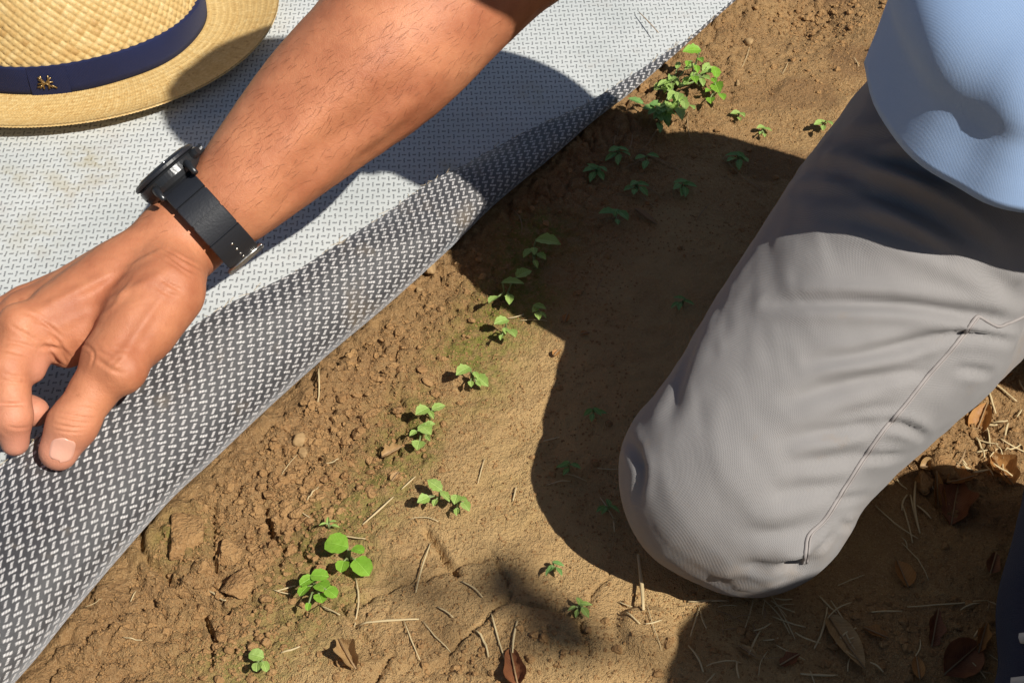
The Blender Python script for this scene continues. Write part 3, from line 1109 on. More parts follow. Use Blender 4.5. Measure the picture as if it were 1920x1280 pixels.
def build_body():
    fl = Field((-.36, -.20, .02), (-.125, .06, .17), 0.00115)
    fa = Field((-.24, -.10, .06), (.10, .22, .33), 0.0022)
    f1 = A(436, 370, .129)
    f2 = A(592, 213, .160)
    f3 = A(722, 96, .186)
    f4 = A(840, -30, .208)
    for g_ in (fl, fa):
        g_.chain([WR, f1, f2, f3, f4, EL], [.0285, .0302, .0430, .0500, .0530, .0535], 0.02)
    fa.chain([EL, EL + (SH - EL) * 0.35], [.052, .050], 0.02)
    # hand: carpus, metacarpals
    hw = A(338, 452, .112)
    fl.cone(WR, hw, .0285, .027, .003)
    fa.cone(WR, hw, .0285, .027, .003)
    imc = A(52, 622, .104)
    mmc = A(48, 592, .092)
    rmc = A(52, 575, .076)
    lmc = A(62, 570, .060)
    fl.cone(hw + DOR * .004, imc, .0205, .0138, .006)
    fl.cone(hw + DOR * .002 - RAD * .012, mmc, .0205, .0142, .006)
    fl.cone(hw - RAD * .016 - DOR * .004, rmc, .019, .0135, .008)
    fl.cone(hw - RAD * .018 - DOR * .008, lmc, .018, .013, .008)
    fl.cone(A(235, 545, .100), A(130, 600, .095), .026, .0205, .014)      # back of the hand / palm bulk
    # thumb
    cmc = A(312, 545, .112)
    tmp = A(214, 672, .100)
    tip_ = A(136, 795, .081)
    ttp = A(110, 845, .0705)
    fl.cone(cmc, tmp, .0225, .0180, .010)
    fl.cone(A(318, 515, .110), A(262, 612, .106), .021, .021, .008)
    fl.cone(tmp, (tmp + tip_) / 2, .0158, .0130, .006)
    fl.cone((tmp + tip_) / 2, tip_, .0130, .0136, .004)
    fl.cone(A(232, 694, .101), A(224, 686, .101), .0125, .0125, .010)
    fl.cone(A(36, 607, .113), A(32, 604, .113), .0105, .0105, .008)
    fl.cone(tip_, ttp, .0136, .0112, .005, flat=RAD, ff=0.88)
    fl.cone(A(240, 590, .094), A(105, 632, .096), .0165, .0115, .014)     # web muscle
    fl.cone(A(165, 640, .088), A(128, 668, .084), .010, .006, .010)
    # index
    pip = A(14, 690, .099)
    dip = A(22, 782, .083)
    itp = A(28, 828, .069)
    fl.cone(imc, pip, .0135, .0128, .007)
    fl.cone(pip, dip, .0128, .0112, .003)
    fl.cone(dip, itp, .0115, .0082, .003)
    fl.cone(A(64, 664, .094), A(58, 692, .092), .0098, .0085, .005)
    # middle, ring, little finger curl under the sheet's edge
    m2, m3, m4 = A(-40, 650, .080), A(5, 748, .068), A(64, 772, .066)
    fl.chain([mmc, m2], [.0140, .0130], .006)
    fl.chain([m2, m3, m4], [.0125, .0105, .0088], .0025)
    r2, r3, r4 = A(-75, 650, .062), A(-40, 745, .050), A(15, 765, .050)
    fl.chain([rmc, r2, r3, r4], [.0135, .0125, .0105, .0085], .003)
    l2, l3, l4 = A(-80, 640, .045), A(-55, 705, .036), A(-10, 722, .036)
    fl.chain([lmc, l2, l3, l4], [.0125, .0110, .0095, .0078], .003)
    CW = A(388, 405, .1195)
    wx = f1 - hw
    wx /= np.linalg.norm(wx)

    def trim(V, F, keep):
        idx = np.full(len(V), -1)
        idx[keep] = np.arange(keep.sum())
        Fk = idx[F]
        return V[keep], Fk[(Fk >= 0).all(1)]
    V, F = fl.mesh()
    V = relax(V, F, 4, 0.5)
    V, F = trim(V, F, (V - CW) @ wx < .004)
    Vb, Fb = fa.mesh()
    Vb = relax(Vb, Fb, 5, 0.5)
    Vb, Fb = trim(Vb, Fb, (Vb - CW) @ wx > -.002)
    F = np.vstack([F, Fb + len(V)])
    V = np.vstack([V, Vb])
    tr = bvh(V, F)
    N = normals(V, F)
    for pts, w, d in (([(107, 772), (140, 780), (178, 784)], .0011, .0007), ([(105, 783), (140, 791), (176, 793)], .0011, .0008),
                      ([(104, 795), (138, 801), (170, 800)], .0011, .0006), ([(112, 764), (140, 769), (176, 774)], .0009, .0004),
                      ([(0, 757), (20, 757), (46, 757)], .0013, .0012),
                      ([(72, 650), (110, 655), (128, 690)], .0016, .0010), ([(95, 625), (115, 650), (132, 672)], .0014, .0009), ([(80, 640), (100, 668), (122, 688)], .0012, .0008),
                      ([(305, 470), (345, 500), (372, 512)], .0016, .0006), ([(290, 455), (330, 478), (380, 505)], .0016, .0006),
                      ([(300, 520), (322, 535), (342, 545)], .0013, .0006), ([(292, 535), (312, 550), (335, 556)], .0012, .0005),
                      ([(315, 462), (200, 520), (110, 562), (45, 598)], .0026, -.0006), ([(330, 500), (240, 545), (150, 590), (80, 622)], .0030, -.0005), ([(318, 540), (270, 605), (235, 660), (200, 705)], .0026, -.0006), ([(250, 520), (215, 570), (180, 600)], .0022, -.0004), ([(265, 480), (180, 545), (140, 560)], .0035, .0008), ([(470, 330), (560, 235), (650, 150), (720, 90)], .010, -.0022), ([(520, 370), (600, 290), (700, 210), (780, 130)], .008, .0022), ([(640, 320), (720, 262), (790, 205)], .006, .0010),
                      ([(480, 420), (560, 355), (660, 280)], .005, .0008), ([(20, 610), (45, 625), (70, 640)], .0013, .0005),
                      ([(230, 700), (205, 690), (180, 672)], .0016, .0005),
                      ([(100, 805), (135, 810), (165, 808)], .0009, .0005), ([(118, 758), (145, 762), (180, 768)], .0009, .0004), ([(108, 778), (142, 786), (178, 789)], .0008, .0005),
                      ([(190, 640), (215, 655), (245, 660)], .0011, .0004), ([(180, 655), (205, 668), (235, 672)], .0011, .0004), ([(10, 640), (40, 645), (62, 652)], .0011, .0006), ([(4, 655), (35, 662), (56, 668)], .0010, .0006),
                      ([(5, 700), (30, 706), (52, 706)], .0010, .0004), ([(3, 712), (30, 718), (54, 716)], .0010, .0004), ([(15, 800), (35, 803), (56, 800)], .0010, .0004),
                      ([(60, 600), (90, 610), (115, 632)], .0012, .0006), ([(45, 585), (75, 598), (100, 618)], .0012, .0005), ([(280, 470), (318, 492), (360, 520)], .0012, .0005),
                      ([(150, 640), (175, 660), (170, 690)], .0012, .0005), ([(90, 660), (108, 680), (120, 700)], .0010, .0006), ([(240, 655), (222, 672), (205, 690)], .0014, .0004)):
        V = crease(V, N, polyline3(tr, pts), w * .8 if w < .002 else w, d * (1.5 if w < .004 else .7), d * 0.5)
    n3 = fbm(V[:, 0] + V[:, 2] * .7, V[:, 1] - V[:, 2] * .6, 120.0, 3, 44)
    V = V + N * (n3 * 0.0006)[:, None]
    # head, neck and shoulders, mostly outside the frame
    hf = Field((.02, -.22, .40), (.42, .22, .76), 0.005)
    hd = np.array([.238, -.050, .606])
    fw = np.array([-.80, -.25, -.545])
    fw /= np.linalg.norm(fw)
    sd = np.cross(fw, np.array([0, 0, 1.0]))
    sd /= np.linalg.norm(sd)
    up = np.cross(sd, fw)
    hf.cone(hd - fw * .02 + up * .02, hd + fw * .02 + up * .02, .083, .078, .02, flat=sd, ff=.86)
    hf.cone(hd + fw * .03 - up * .02, hd + fw * .045 - up * .065, .062, .038, .03, flat=sd, ff=.9)
    hf.cone(hd + fw * .092 + up * .01, hd + fw * .112 - up * .022, .008, .012, .012)       # nose
    hf.cone(hd + fw * .080 - up * .050 - sd * .015, hd + fw * .080 - up * .050 + sd * .015, .009, .009, .008)
    for s in (-1, 1):
        hf.cone(hd + fw * .092 + up * .018 + sd * s * .032, hd + fw * .092 + up * .018 + sd * s * .034, .010, .010, .010, op='sub')
        hf.cone(hd + fw * .076 + up * .016 + sd * s * .032, hd + fw * .077 + up * .016 + sd * s * .032, .011, .011, .004)
        hf.cone(hd + sd * s * .074 + up * .012, hd + sd * s * .080 - up * .022, .016, .011, .006, flat=sd, ff=.5)
    nk = np.array([.275, -.018, .55])
    hf.cone(hd - fw * .04 - up * .03, nk, .056, .062, .03)
    hf.cone(nk, np.array([.30, .0, .50]), .065, .09, .04)
    hf.cone(SH + np.array([.02, -.01, -.01]), nk + np.array([.02, 0, -.05]), .05, .06, .03)
    V2, F2 = hf.mesh()
    V2 = relax(V2, F2, 2)
    # upper arm inside the sleeve
    af = Field((-.05, -.08, .18), (.32, .22, .60), 0.004)
    af.cone(EL + (SH - EL) * 0.15, SH, .0465, .052, .01)
    V3, F3 = af.mesh()
    Va = np.vstack([V, V2, V3])
    Fa = np.vstack([F, F2 + len(V), F3 + len(V) + len(V2)])
    me = make_mesh('body', Va, Fa, M_SKIN)
    pk = np.zeros(len(Va))
    for c, r in ((ttp, .016), (itp, .016), (dip, .012), (m4, .012), (A(58, 690, .092), .012), (tip_, .010)):
        pk = np.maximum(pk, np.exp(-((Va - c) ** 2).sum(1) / r ** 2))
    attr(me, 'pink', pk)
    b = wobj('body', None, None, None, person, PB, me=me)
    hv = V2[((V2 - hd) @ up + 0.55 * ((V2 - hd) @ -fw)) > 0.028]
    # hair cap from the upper back of the head
    keep = (((V2 - hd) @ up + 0.55 * ((V2 - hd) @ -fw)) > 0.026) & (np.linalg.norm(V2 - hd, axis=1) < .13)
    Nn = normals(V2, F2)
    idx = np.full(len(V2), -1)
    idx[keep] = np.arange(keep.sum())
    Fh = idx[F2]
    Fh = Fh[(Fh >= 0).all(1)]
    jit = 0.006 + 0.003 * fbm(V2[:, 0] * 1.0, V2[:, 1] + V2[:, 2], 160, 3, 4)
    wobj('hair', (V2 + Nn * jit[:, None])[keep], Fh, M_HAIR, person, PB)
    return V, F, bvh(V, F)


BV, BF, BTREE = build_body()


def patch_on(tree, rows, lift):
    V = []
    for r in rows:
        for (x, y) in r:
            p = surf(tree, x, y, lift)
            V.append(p if p is not None else Vector((0, 0, 0)))
    return np.array(V)


def build_hand_details():
    # thumb nail: curved plate laid on the tip of the thumb
    n = 17
    rows = []
    for j in range(n):
        t = j / (n - 1)
        cx = 121 - 9 * t
        cy = 822 + 42 * t
        hw = 25.0 * math.sqrt(max(0.0, 1 - abs(2 * (t - 0.5)) ** 4.5)) * (1 - 0.10 * t) + 1.2
        rows.append([(cx + hw * s, cy + 2.5 * s - 2.5 * (1 - s * s) * (1 - t)) for s in np.linspace(-1, 1, 15)])
    V = patch_on(BTREE, rows, 0.0004).reshape(n, 15, 3)
    V0 = patch_on(BTREE, rows, -0.0004).reshape(n, 15, 3)
    V[0], V[:, 0], V[:, -1] = V0[0], V0[:, 0], V0[:, -1]
    V = V.reshape(-1, 3)
    nl = wobj('thumb_nail', V, grid_faces(n, 15), M_NAIL, bpy.data.objects['body'], (0, 0, 0))
    # fine hairs on the forearm
    rr = np.random.default_rng(12)
    parts = []
    tries = 0
    while len(parts) < 650 and tries < 6000:
        tries += 1
        t = rr.random()
        x = 400 + t * 470 + rr.normal(0, 75)
        y = 330 - t * 300 + rr.normal(0, 75)
        if y < -40:
            continue
        p = surf(BTREE, x, y, 0.0001)
        if p is None:
            continue
        sc_ = rr.uniform(.5, 1.2)
        q = surf(BTREE, x + sc_ * (-15 + rr.normal(0, 3.5)), y + sc_ * (13 + rr.normal(0, 5)), 0.0008)
        if q is None or (q - p).length > 0.012:
            continue
        m = (p + q) / 2 + Vector(rr.normal(0, .0004, 3)) + (CAM - p).normalized() * .0006
        parts.append(tube([p, m, q], [.00007, .00006, .00002], 3, False))
    v, f = merge(parts)
    h = wobj('arm_hair', v, f, M_ARMHAIR, bpy.data.objects['body'], (0, 0, 0))
    tag(h, 'fine brown hair on the forearm', kind='stuff')


build_hand_details()


def build_trousers():
    fl = Field((.0, -.36, -.005), (.70, .20, .44), 0.0027)
    kn = np.array([.128, -.166, .062])
    mid = np.array([.216, -.076, .134])
    hp = np.array([.330, .015, .240])
    side = np.array([.74, -.67, 0.0])
    fl.chain([kn, mid, hp], [.061, .073, .082], .02)
    fl.cone(kn + np.array([-.008, -.006, -.006]), kn + np.array([.012, -.022, -.014]), .052, .044, .02)
    fl.cone(kn + side * .006 + np.array([.0, .0, -.005]), mid + side * .028 + np.array([.0, .0, -.03]), .046, .054, .02)
    fl.chain([kn + np.array([.018, .022, -.014]), np.array([.285, -.018, .055]), np.array([.405, .115, .050])], [.050, .056, .040], .012)
    # the other leg kneels beyond the frame
    kl = np.array([.610, -.235, .062])
    fl.chain([kl, np.array([.555, -.13, .17]), np.array([.45, -.05, .255])], [.060, .070, .082], .02)
    fl.chain([kl + np.array([.01, .01, -.01]), np.array([.63, -.08, .055]), np.array([.62, .10, .050])], [.050, .056, .040], .012)
    fl.cone(hp, np.array([.43, -.05, .265]), .080, .080, .03)
    fl.cone(hp + np.array([.02, -.02, .04]), np.array([.40, -.04, .33]), .075, .075, .04)
    V, F = fl.mesh()
    V = relax(V, F, 3, 0.5)
    tr = bvh(V, F)
    N = normals(V, F)
    # folds: lines pressed into the cloth
    folds = [([(1920, 610), (1830, 592), (1700, 572), (1560, 566), (1440, 566)], .0045, .0042),
             ([(1900, 640), (1790, 628), (1690, 648), (1600, 668), (1520, 676)], .004, .0030),
             ([(1730, 690), (1650, 705), (1570, 722), (1480, 748)], .005, .0030),
             ([(1660, 790), (1590, 802), (1520, 815), (1470, 826)], .005, .0024),
             ([(1630, 850), (1560, 862), (1480, 870)], .006, .0024),
             ([(1590, 905), (1520, 915), (1450, 928)], .006, .0022),
             ([(1540, 985), (1470, 1000), (1400, 1003)], .006, .0022),
             ([(1510, 1052), (1460, 1062), (1380, 1070)], .005, .0026),
             ([(1515, 1060), (1490, 1068), (1482, 1078)], .007, .0080),
             ([(1170, 780), (1185, 830), (1205, 880), (1200, 930)], .004, .0022),
             ([(1660, 792), (1700, 800), (1740, 822)], .003, .0032), ([(1620, 858), (1660, 858), (1700, 856)], .003, .0024),
             ([(1700, 250), (1640, 262), (1560, 268)], .006, .0035), ([(1780, 330), (1680, 300), (1590, 288)], .006, .0045),
             ([(1850, 450), (1700, 370), (1600, 330), (1500, 318)], .006, .0050), ([(1900, 500), (1760, 420), (1640, 372), (1500, 360)], .006, .0050),
             ([(1920, 560), (1800, 480), (1650, 420), (1540, 395)], .006, .0034),
             ([(1840, 596), (1720, 576), (1600, 566)], .0024, .0030), ([(1905, 640), (1810, 624), (1730, 636)], .0022, .0026),
             ([(1740, 700), (1690, 700), (1630, 712)], .0026, .0018), ([(1680, 760), (1620, 768), (1540, 786)], .003, .0016),
             ([(1300, 640), (1270, 720), (1245, 800)], .007, .0016), ([(1380, 470), (1330, 560), (1290, 640)], .006, .0016),
             ([(1420, 1085), (1350, 1092), (1290, 1086)], .005, .0014), ([(1560, 1000), (1545, 1020), (1525, 1035)], .0026, .0022),
             ([(1575, 980), (1590, 985), (1610, 975)], .0026, .0024), ([(1790, 690), (1830, 694), (1860, 700)], .003, .0022),
             ([(1560, 940), (1600, 934), (1640, 930)], .0026, .0016)]
    for pts, w, d in folds:
        V = crease(V, N, polyline3(tr, pts, 30), w * .8, d * 1.25, d * 0.6)
    q = fbm(V[:, 0] * 1.0 + V[:, 2], V[:, 1] - V[:, 2], 30.0, 3, 19)
    q2 = fbm(V[:, 0] + V[:, 2], V[:, 1] - V[:, 2], 9.0, 2, 29)
    q3 = fbm(V[:, 0] * 1.6 + V[:, 2] * .5, V[:, 1] * .5 - V[:, 2] * 1.4, 55.0, 3, 39)
    V = V + N * (q * 0.0034 + q2 * 0.006 + np.abs(q3) * -0.0010)[:, None]
    V = relax(V, F, 1, 0.4)
    t = wobj('trousers', V, F, M_TROUSER, person, PB)
    tr = bvh(V, F)
    # side seam: two rows of stitching
    def seam_line(pts, off, rad):
        c = catmull(pts, 110)
        P = [surf(tr, x + off, y, 0.0004) for x, y in c]
        P = [np.array(p) for p in P if p is not None]
        return tube(P, rad, 5)
    parts = [seam_line([(1832, 592), (1790, 645), (1735, 708), (1690, 765), (1650, 812), (1610, 870), (1575, 925), (1545, 972), (1516, 1002), (1510, 1030), (1507, 1055)], o_, r_) for o_, r_ in ((0, .0011), (6, .0006))]
    parts.append(seam_line([(1832, 592), (1868, 612), (1890, 606), (1920, 592)], 0, .0009))
    v, f = merge(parts)
    sm = wobj('seam', v, f, M_THREAD, t, (0, 0, 0))
    return V, F


TV, TF = build_trousers()


def build_shirt():
    def pt(px, py, z):
        return np.array(at(px, py, z))
    hem = [pt(1617, 118, .277), pt(1638, 205, .265), pt(1698, 288, .253), pt(1786, 345, .244), pt(1915, 398, .236),
           np.array([.335, -.150, .224]), np.array([.42, -.135, .23]), np.array([.50, -.10, .24]), np.array([.505, -.04, .25]),
           np.array([.43, .008, .262]), np.array([.31, .040, .270]), np.array([.225, .015, .270])]
    nth = 150
    ring = catmull(hem + [hem[0]], nth + 1)[:-1]
    c0 = ring.mean(0)
    ang = np.arctan2(ring[:, 1] - c0[1], ring[:, 0] - c0[0])
    rings = []
    c1 = np.array([.360, -.060, .41])
    c2 = np.array([.320, -.038, .50])
    c3 = np.array([.282, -.030, .552])

    def ell(c, a, b, rz):
        e = []
        for t in ang:
            x, y = math.cos(t - rz), math.sin(t - rz)
            k = 1 / math.sqrt((x / a) ** 2 + (y / b) ** 2)
            e.append(c + np.array([math.cos(t) * k, math.sin(t) * k, 0]))
        return np.array(e)
    up1 = ring + (c0 - ring) * 0.028
    up1[:, 2] = ring[:, 2] + 0.030
    up2 = ring + (c0 - ring) * 0.050
    up2[:, 2] = ring[:, 2] + 0.075
    k1 = ell(c1, .155, .092, 2.39)
    k2 = ell(c2, .160, .084, 2.39)
    k3 = ell(c3, .100, .072, 2.39)
    k4 = ell(c3 + np.array([-.01, 0, .012]), .068, .064, 2.39)
    ctrl = [ring, ring + (up1 - ring) * .35, up1, up2, k1, k2, k3, k4]
    nv = 90
    V = np.zeros((nth, nv, 3))
    for i in range(nth):
        V[i] = catmull([c[i] for c in ctrl], nv)
    s = np.linspace(0, 1, nv)
    TH = ang[:, None]
    # hanging folds
    fold = 0.0007 * np.sin(TH * 23 + 9 * s[None]) * np.exp(-((s[None] - .10) / .10) ** 2) + 0.0024 * np.sin(TH * 9 + 5 * s[None] + 1.4 * np.sin(TH * 3)) * np.exp(-((s[None] - .22) / .25) ** 2)
    fold += 0.0010 * np.sin(TH * 5 - 11 * s[None]) * smooth(.1, .4, s)[None]
    band = -0.0008 * np.exp(-((s - 0.105) / 0.018) ** 2)
    out = np.stack([np.cos(ang), np.sin(ang), np.zeros(nth)], 1)
    V += out[:, None, :] * (fold + band[None])[:, :, None]
    V = V.reshape(-1, 3)
    Fq = grid_faces(nth, nv, True)
    N = normals(V, Fq)
    ctr = V.mean(0)
    if ((V - ctr) * N).sum() < 0:
        N = -N
        Fq = Fq[:, ::-1]
    n1 = len(V)
    V2 = np.vstack([V, V - N * 0.0016])
    rim = [(i * nv, i * nv + n1, ((i + 1) % nth) * nv + n1, ((i + 1) % nth) * nv) for i in range(nth)]
    sh = wobj('shirt', V2, np.vstack([Fq, Fq[:, ::-1] + n1, np.array(rim)]), M_SHIRT, person, PB)
    # short sleeves
    for a, b, nm in ((SH + np.array([.03, -.02, .0]), SH + (EL - SH) * 0.52, 'right'), (np.array([.40, -.10, .46]), np.array([.52, -.14, .38]), 'left')):
        P = np.array([a + (b - a) * t for t in np.linspace(0, 1, 14)])
        v, f = tube(P, np.linspace(.078, .066, 14) + .002 * np.sin(np.linspace(0, 9, 14)), 40, False)
        f = np.array(f)
        n_ = normals(v, f)
        v2 = np.vstack([v, v - n_ * 0.0015])
        wobj('sleeve', v2, np.vstack([f, f[:, ::-1] + len(v)]), M_SHIRT, sh, (0, 0, 0))
    return sh


build_shirt()


OB = Vector((.36, -.25, 0.0))
other = empty('person', OB)
tag(other, 'person in dark navy trousers and shoes crouching at the edge, only one foot showing', 'person')


def build_other():
    fl = Field((.16, -1.06, .06), (.56, -.10, .56), 0.006)
    fl.chain([np.array([.345, -.222, .100]), np.array([.392, -.345, .22]), np.array([.400, -.468, .348])], [.048, .056, .068], .02)
    fl.chain([np.array([.400, -.468, .348]), np.array([.36, -.62, .34]), np.array([.28, -.85, .30])], [.066, .080, .095], .02)
    V, F = fl.mesh()
    V = relax(V, F, 2)
    N = normals(V, F)
    q = fbm(V[:, 0] + V[:, 2], V[:, 1] - V[:, 2], 26.0, 3, 19)
    wobj('trousers', V + N * (q * .006)[:, None], F, M_NAVY, other, OB)


build_other()


def build_other_torso():  # unseen upper body, added to keep sky light off the shaded soil
    f = Field((-.32, -1.42, -.01), (.52, -.62, 1.36), 0.011)
    f.chain([np.array([.28, -.86, .30]), np.array([.20, -.98, .30])], [.10, .13], .05)
    f.chain([np.array([.20, -.98, .30]), np.array([.17, -1.04, .55]), np.array([.16, -1.03, .85])], [.15, .15, .15], .05)
    f.cone(np.array([-.02, -1.0, .90]), np.array([.34, -1.0, .90]), .075, .075, .06)
    f.chain([np.array([-.04, -1.0, .90]), np.array([-.12, -.93, .68]), np.array([-.06, -.80, .60])], [.06, .05, .036], .03)
    f.chain([np.array([.36, -1.0, .90]), np.array([.40, -.93, .68]), np.array([.20, -.80, .60])], [.06, .05, .036], .03)
    f.chain([np.array([.20, -1.0, .30]), np.array([.08, -1.2, .16]), np.array([.02, -1.05, .06])], [.10, .08, .06], .03)
    V, F = f.mesh()
    wobj('jacket', relax(V, F, 2), F, M_NAVY, other, OB)
    h = Field((.02, -1.15, .92), (.30, -.84, 1.30), 0.007)
    h.cone(np.array([.16, -1.0, .96]), np.array([.16, -.99, 1.05]), .055, .055, .02)
    h.cone(np.array([.16, -1.00, 1.14]), np.array([.16, -.97, 1.13]), .088, .08, .02)
    h.cone(np.array([.16, -.96, 1.10]), np.array([.16, -.945, 1.06]), .06, .045, .03)
    h.cone(np.array([.16, -.885, 1.12]), np.array([.16, -.870, 1.095]), .010, .013, .012)
    for sx in (-1, 1):
        h.cone(np.array([.16 + sx * .08, -.99, 1.13]), np.array([.16 + sx * .085, -.99, 1.10]), .016, .012, .006)
    V, F = h.mesh()
    me = make_mesh('body', relax(V, F, 2), F, M_SKIN)
    attr(me, 'pink', np.zeros(len(V)))
    wobj('body', None, None, None, other, OB, me=me)


build_other_torso()


def build_shoes():
    # planted shoe: toe towards the camera, only its inner edge is in the frame
    def shoe(heel, toe, who, wb):
        heel, toe = np.array(heel, float), np.array(toe, float)
        d = (toe - heel) / np.linalg.norm(toe - heel)
        lo = np.minimum(heel, toe) - .08
        hi = np.maximum(heel, toe) + .08
        lo[2], hi[2] = 0.0, .16
        f = Field(lo, hi, .003)
        z = np.array([0, 0, 1.0])
        f.cone(heel + z * .045, heel + d * .09 + z * .055, .036, .038, .02)
        f.cone(heel + d * .05 + z * .085, heel + d * .06 + z * .115, .042, .044, .02)
        f.cone(heel + d * .09 + z * .06, toe - d * .05 + z * .040, .040, .034, .02)
        f.cone(toe - d * .10 + z * .030, toe - d * .02 + z * .026, .040, .028, .02)
        V, F = f.mesh()
        V = relax(V, F, 2)
        V[:, 2] = np.maximum(V[:, 2], .014)
        o = wobj('shoe', V, F, M_NAVY, who, wb)
        g = Field(lo, hi, .003)
        g.cone(heel + z * .014, heel + d * .1 + z * .014, .022, .024, .02, flat=z, ff=.4)
        g.cone(heel + d * .1 + z * .014, toe - d * .08 + z * .014, .024, .024, .02, flat=z, ff=.4)
        g.cone(toe - d * .06 + z * .014, toe - d * .02 + z * .015, .028, .032, .02, flat=z, ff=.4)
        V, F = g.mesh()
        V[:, 2] = np.maximum(V[:, 2], .003)
        wobj('sole', V, F, M_SOLE, o, (0, 0, 0))
        sidev = np.cross(d, z)
        parts = []
        for k in range(4):
            c = heel + d * (.11 + .022 * k) + z * (.100 - .007 * k)
            parts.append(tube([c - sidev * .034 - z * .014, c - sidev * .012 + z * .004, c + sidev * .012 + z * .004, c + sidev * .034 - z * .014], .0028, 6))
        v, f_ = merge(parts)
        wobj('lace', v, f_, M_SOLE, o, (0, 0, 0))
    shoe((.44, .16, .0), (.52, .22, 0), person, PB)
    shoe((.62, .14, .0), (.62, .27, 0), person, PB)
    shoe((.328, -.178, 0), (.236, -.43, 0), other, OB)


build_shoes()


# ------------------------------------------------------------------ wrist watch
def build_watch():
    C = A(388, 405, .1195)
    WAX = A(436, 370, .129) - A(338, 452, .112)
    WAX = .7 * WAX / np.linalg.norm(WAX) + .3 * ARMAX0
    ARMAX = WAX / np.linalg.norm(WAX)
    vw = np.array(CAM) - C
    RAD = vw - ARMAX * (vw @ ARMAX)
    RAD /= np.linalg.norm(RAD)
    DOR = np.cross(ARMAX, RAD)
    if DOR @ (A(300, 330, .118) - C) < 0:
        DOR = -DOR
    root = empty('wrist_watch', Vector(C))
    tag(root, 'black wrist watch with ribbed rubber strap worn on the wrist', 'watch')
    ths = np.radians(np.arange(0, 360, 5.0))
    rad0 = []
    for th in ths:
        n_ = math.cos(th) * DOR + math.sin(th) * RAD
        best = .028
        for al in (-.011, 0, .011):
            o_ = C + ARMAX * al + n_ * .046
            hit = BTREE.ray_cast(Vector(o_), Vector(-n_))
            if hit[0] is not None:
                best = max(best, .046 - hit[3])
        rad0.append(best)
    rad0 = np.array(rad0)
    for _ in range(4):
        rad0 = np.maximum(rad0, (np.roll(rad0, 1) + rad0 + np.roll(rad0, -1)) / 3)
    rad0 += .0008
    a = float(rad0[0])

    def ring(th, lift, along):
        r_ = float(np.interp(th % (2 * math.pi), np.append(ths, 2 * math.pi), np.append(rad0, rad0[0]))) + lift
        return (math.cos(th) * DOR + math.sin(th) * RAD) * r_ + ARMAX * along

    def slab(t0, t1, lo, hi, w, n=10, bev=.0006):
        """piece of strap between two angles, with chamfered edges"""
        sec = [(-w, lo), (-w, hi - bev), (-w + bev, hi), (w - bev, hi), (w, hi - bev), (w, lo)]
        V, F = [], []
        for t in np.linspace(t0, t1, n):
            for al, l in sec:
                V.append(ring(t, l, al))
        m = len(sec)
        for i in range(n - 1):
            for k in range(m):
                F.append((i * m + k, i * m + (k + 1) % m, (i + 1) * m + (k + 1) % m, (i + 1) * m + k))
        F.append(tuple(range(m))[::-1])
        F.append(tuple(range((n - 1) * m, n * m)))
        return np.array(V), F
    v, f = slab(math.radians(-200), math.radians(150), -.0006, .0016, .0108, 60)
    strap = obj('strap', v, f, M_RUBBER, root, smooth_shade=False)
    for k in range(4):
        t0 = math.radians(24 + k * 22.5)
        v, f = slab(t0, t0 + math.radians(19.4), .0010, .0034, .0112, 8)
        obj('strap_segment', v, f, M_RUBBER, strap, smooth_shade=False)
    v, f = slab(math.radians(114), math.radians(163), .0010, .0034, .0112, 16)
    obj('strap_tail', v, f, M_RUBBER, strap, smooth_shade=False)
    for k in range(4):
        th = math.radians(126 + k * 8.5)
        n_ = math.cos(th) * DOR + math.sin(th) * RAD
        c = ring(th, .0034, .0)
        v, f = tube([c - n_ * .0004, c + n_ * .00035], [.0009, .0009], 10)
        obj('strap_hole', v, f, M_STEEL, strap)
    # buckle: a bent steel frame
    parts = []
    for al in (-.0125, .0125):
        parts.append(tube([ring(math.radians(t), .0040, al) for t in (158, 163, 168, 174)], .0012, 8))
    for t in (158, 174):
        parts.append(tube([ring(math.radians(t), .0040, al) for al in (-.0125, -.004, .004, .0125)], .0014, 8))
    v, f = merge(parts)
    bk = obj('buckle', v, f, M_STEEL, root)
    v, f = slab(math.radians(164), math.radians(175), .0034, .0048, .0118, 5)
    obj('keeper', v, f, M_STEEL, bk, smooth_shade=False)
    # case: turned body on the back of the wrist, seen edge on
    cd_ = DOR * (a - .0012) + RAD * .005

    def turned(prof, name, m, par, seg=56, c=cd_):
        V, F = [], []
        for r, h in prof:
            for t in np.linspace(0, 2 * np.pi, seg, endpoint=False):
                V.append(c + DOR * h + (ARMAX * math.cos(t) + RAD * math.sin(t)) * r)
        for i in range(len(prof) - 1):
            for k in range(seg):
                F.append((i * seg + k, i * seg + (k + 1) % seg, (i + 1) * seg + (k + 1) % seg, (i + 1) * seg + k))
        F.append(tuple(range(seg))[::-1])
        F.append(tuple(range((len(prof) - 1) * seg, len(prof) * seg)))
        return obj(name, np.array(V), F, m, par, smooth_shade=False)
    case = turned([(.0185, -.004), (.0205, -.002), (.0215, .001), (.0215, .0055), (.0205, .0068)], 'case', M_CASE, root)
    turned([(.0208, .0070), (.0222, .0076), (.0222, .0092), (.0205, .0106), (.0180, .0108)], 'bezel', M_RUBBER, case)
    turned([(.0178, .0100), (.0178, .0112), (.0172, .0115)], 'crystal', M_GLASS, case)
    for t, nm in ((0.05, 'crown'), (0.55, 'button'), (-0.45, 'button')):
        dr = ARMAX * math.cos(t) + RAD * math.sin(t)
        c = cd_ + DOR * .0035
        v, f = tube([c + dr * .0205, c + dr * .0240, c + dr * .0262], [.0030, .0030, .0026], 12)
        obj(nm, v, f, M_CASE, case, smooth_shade=False)
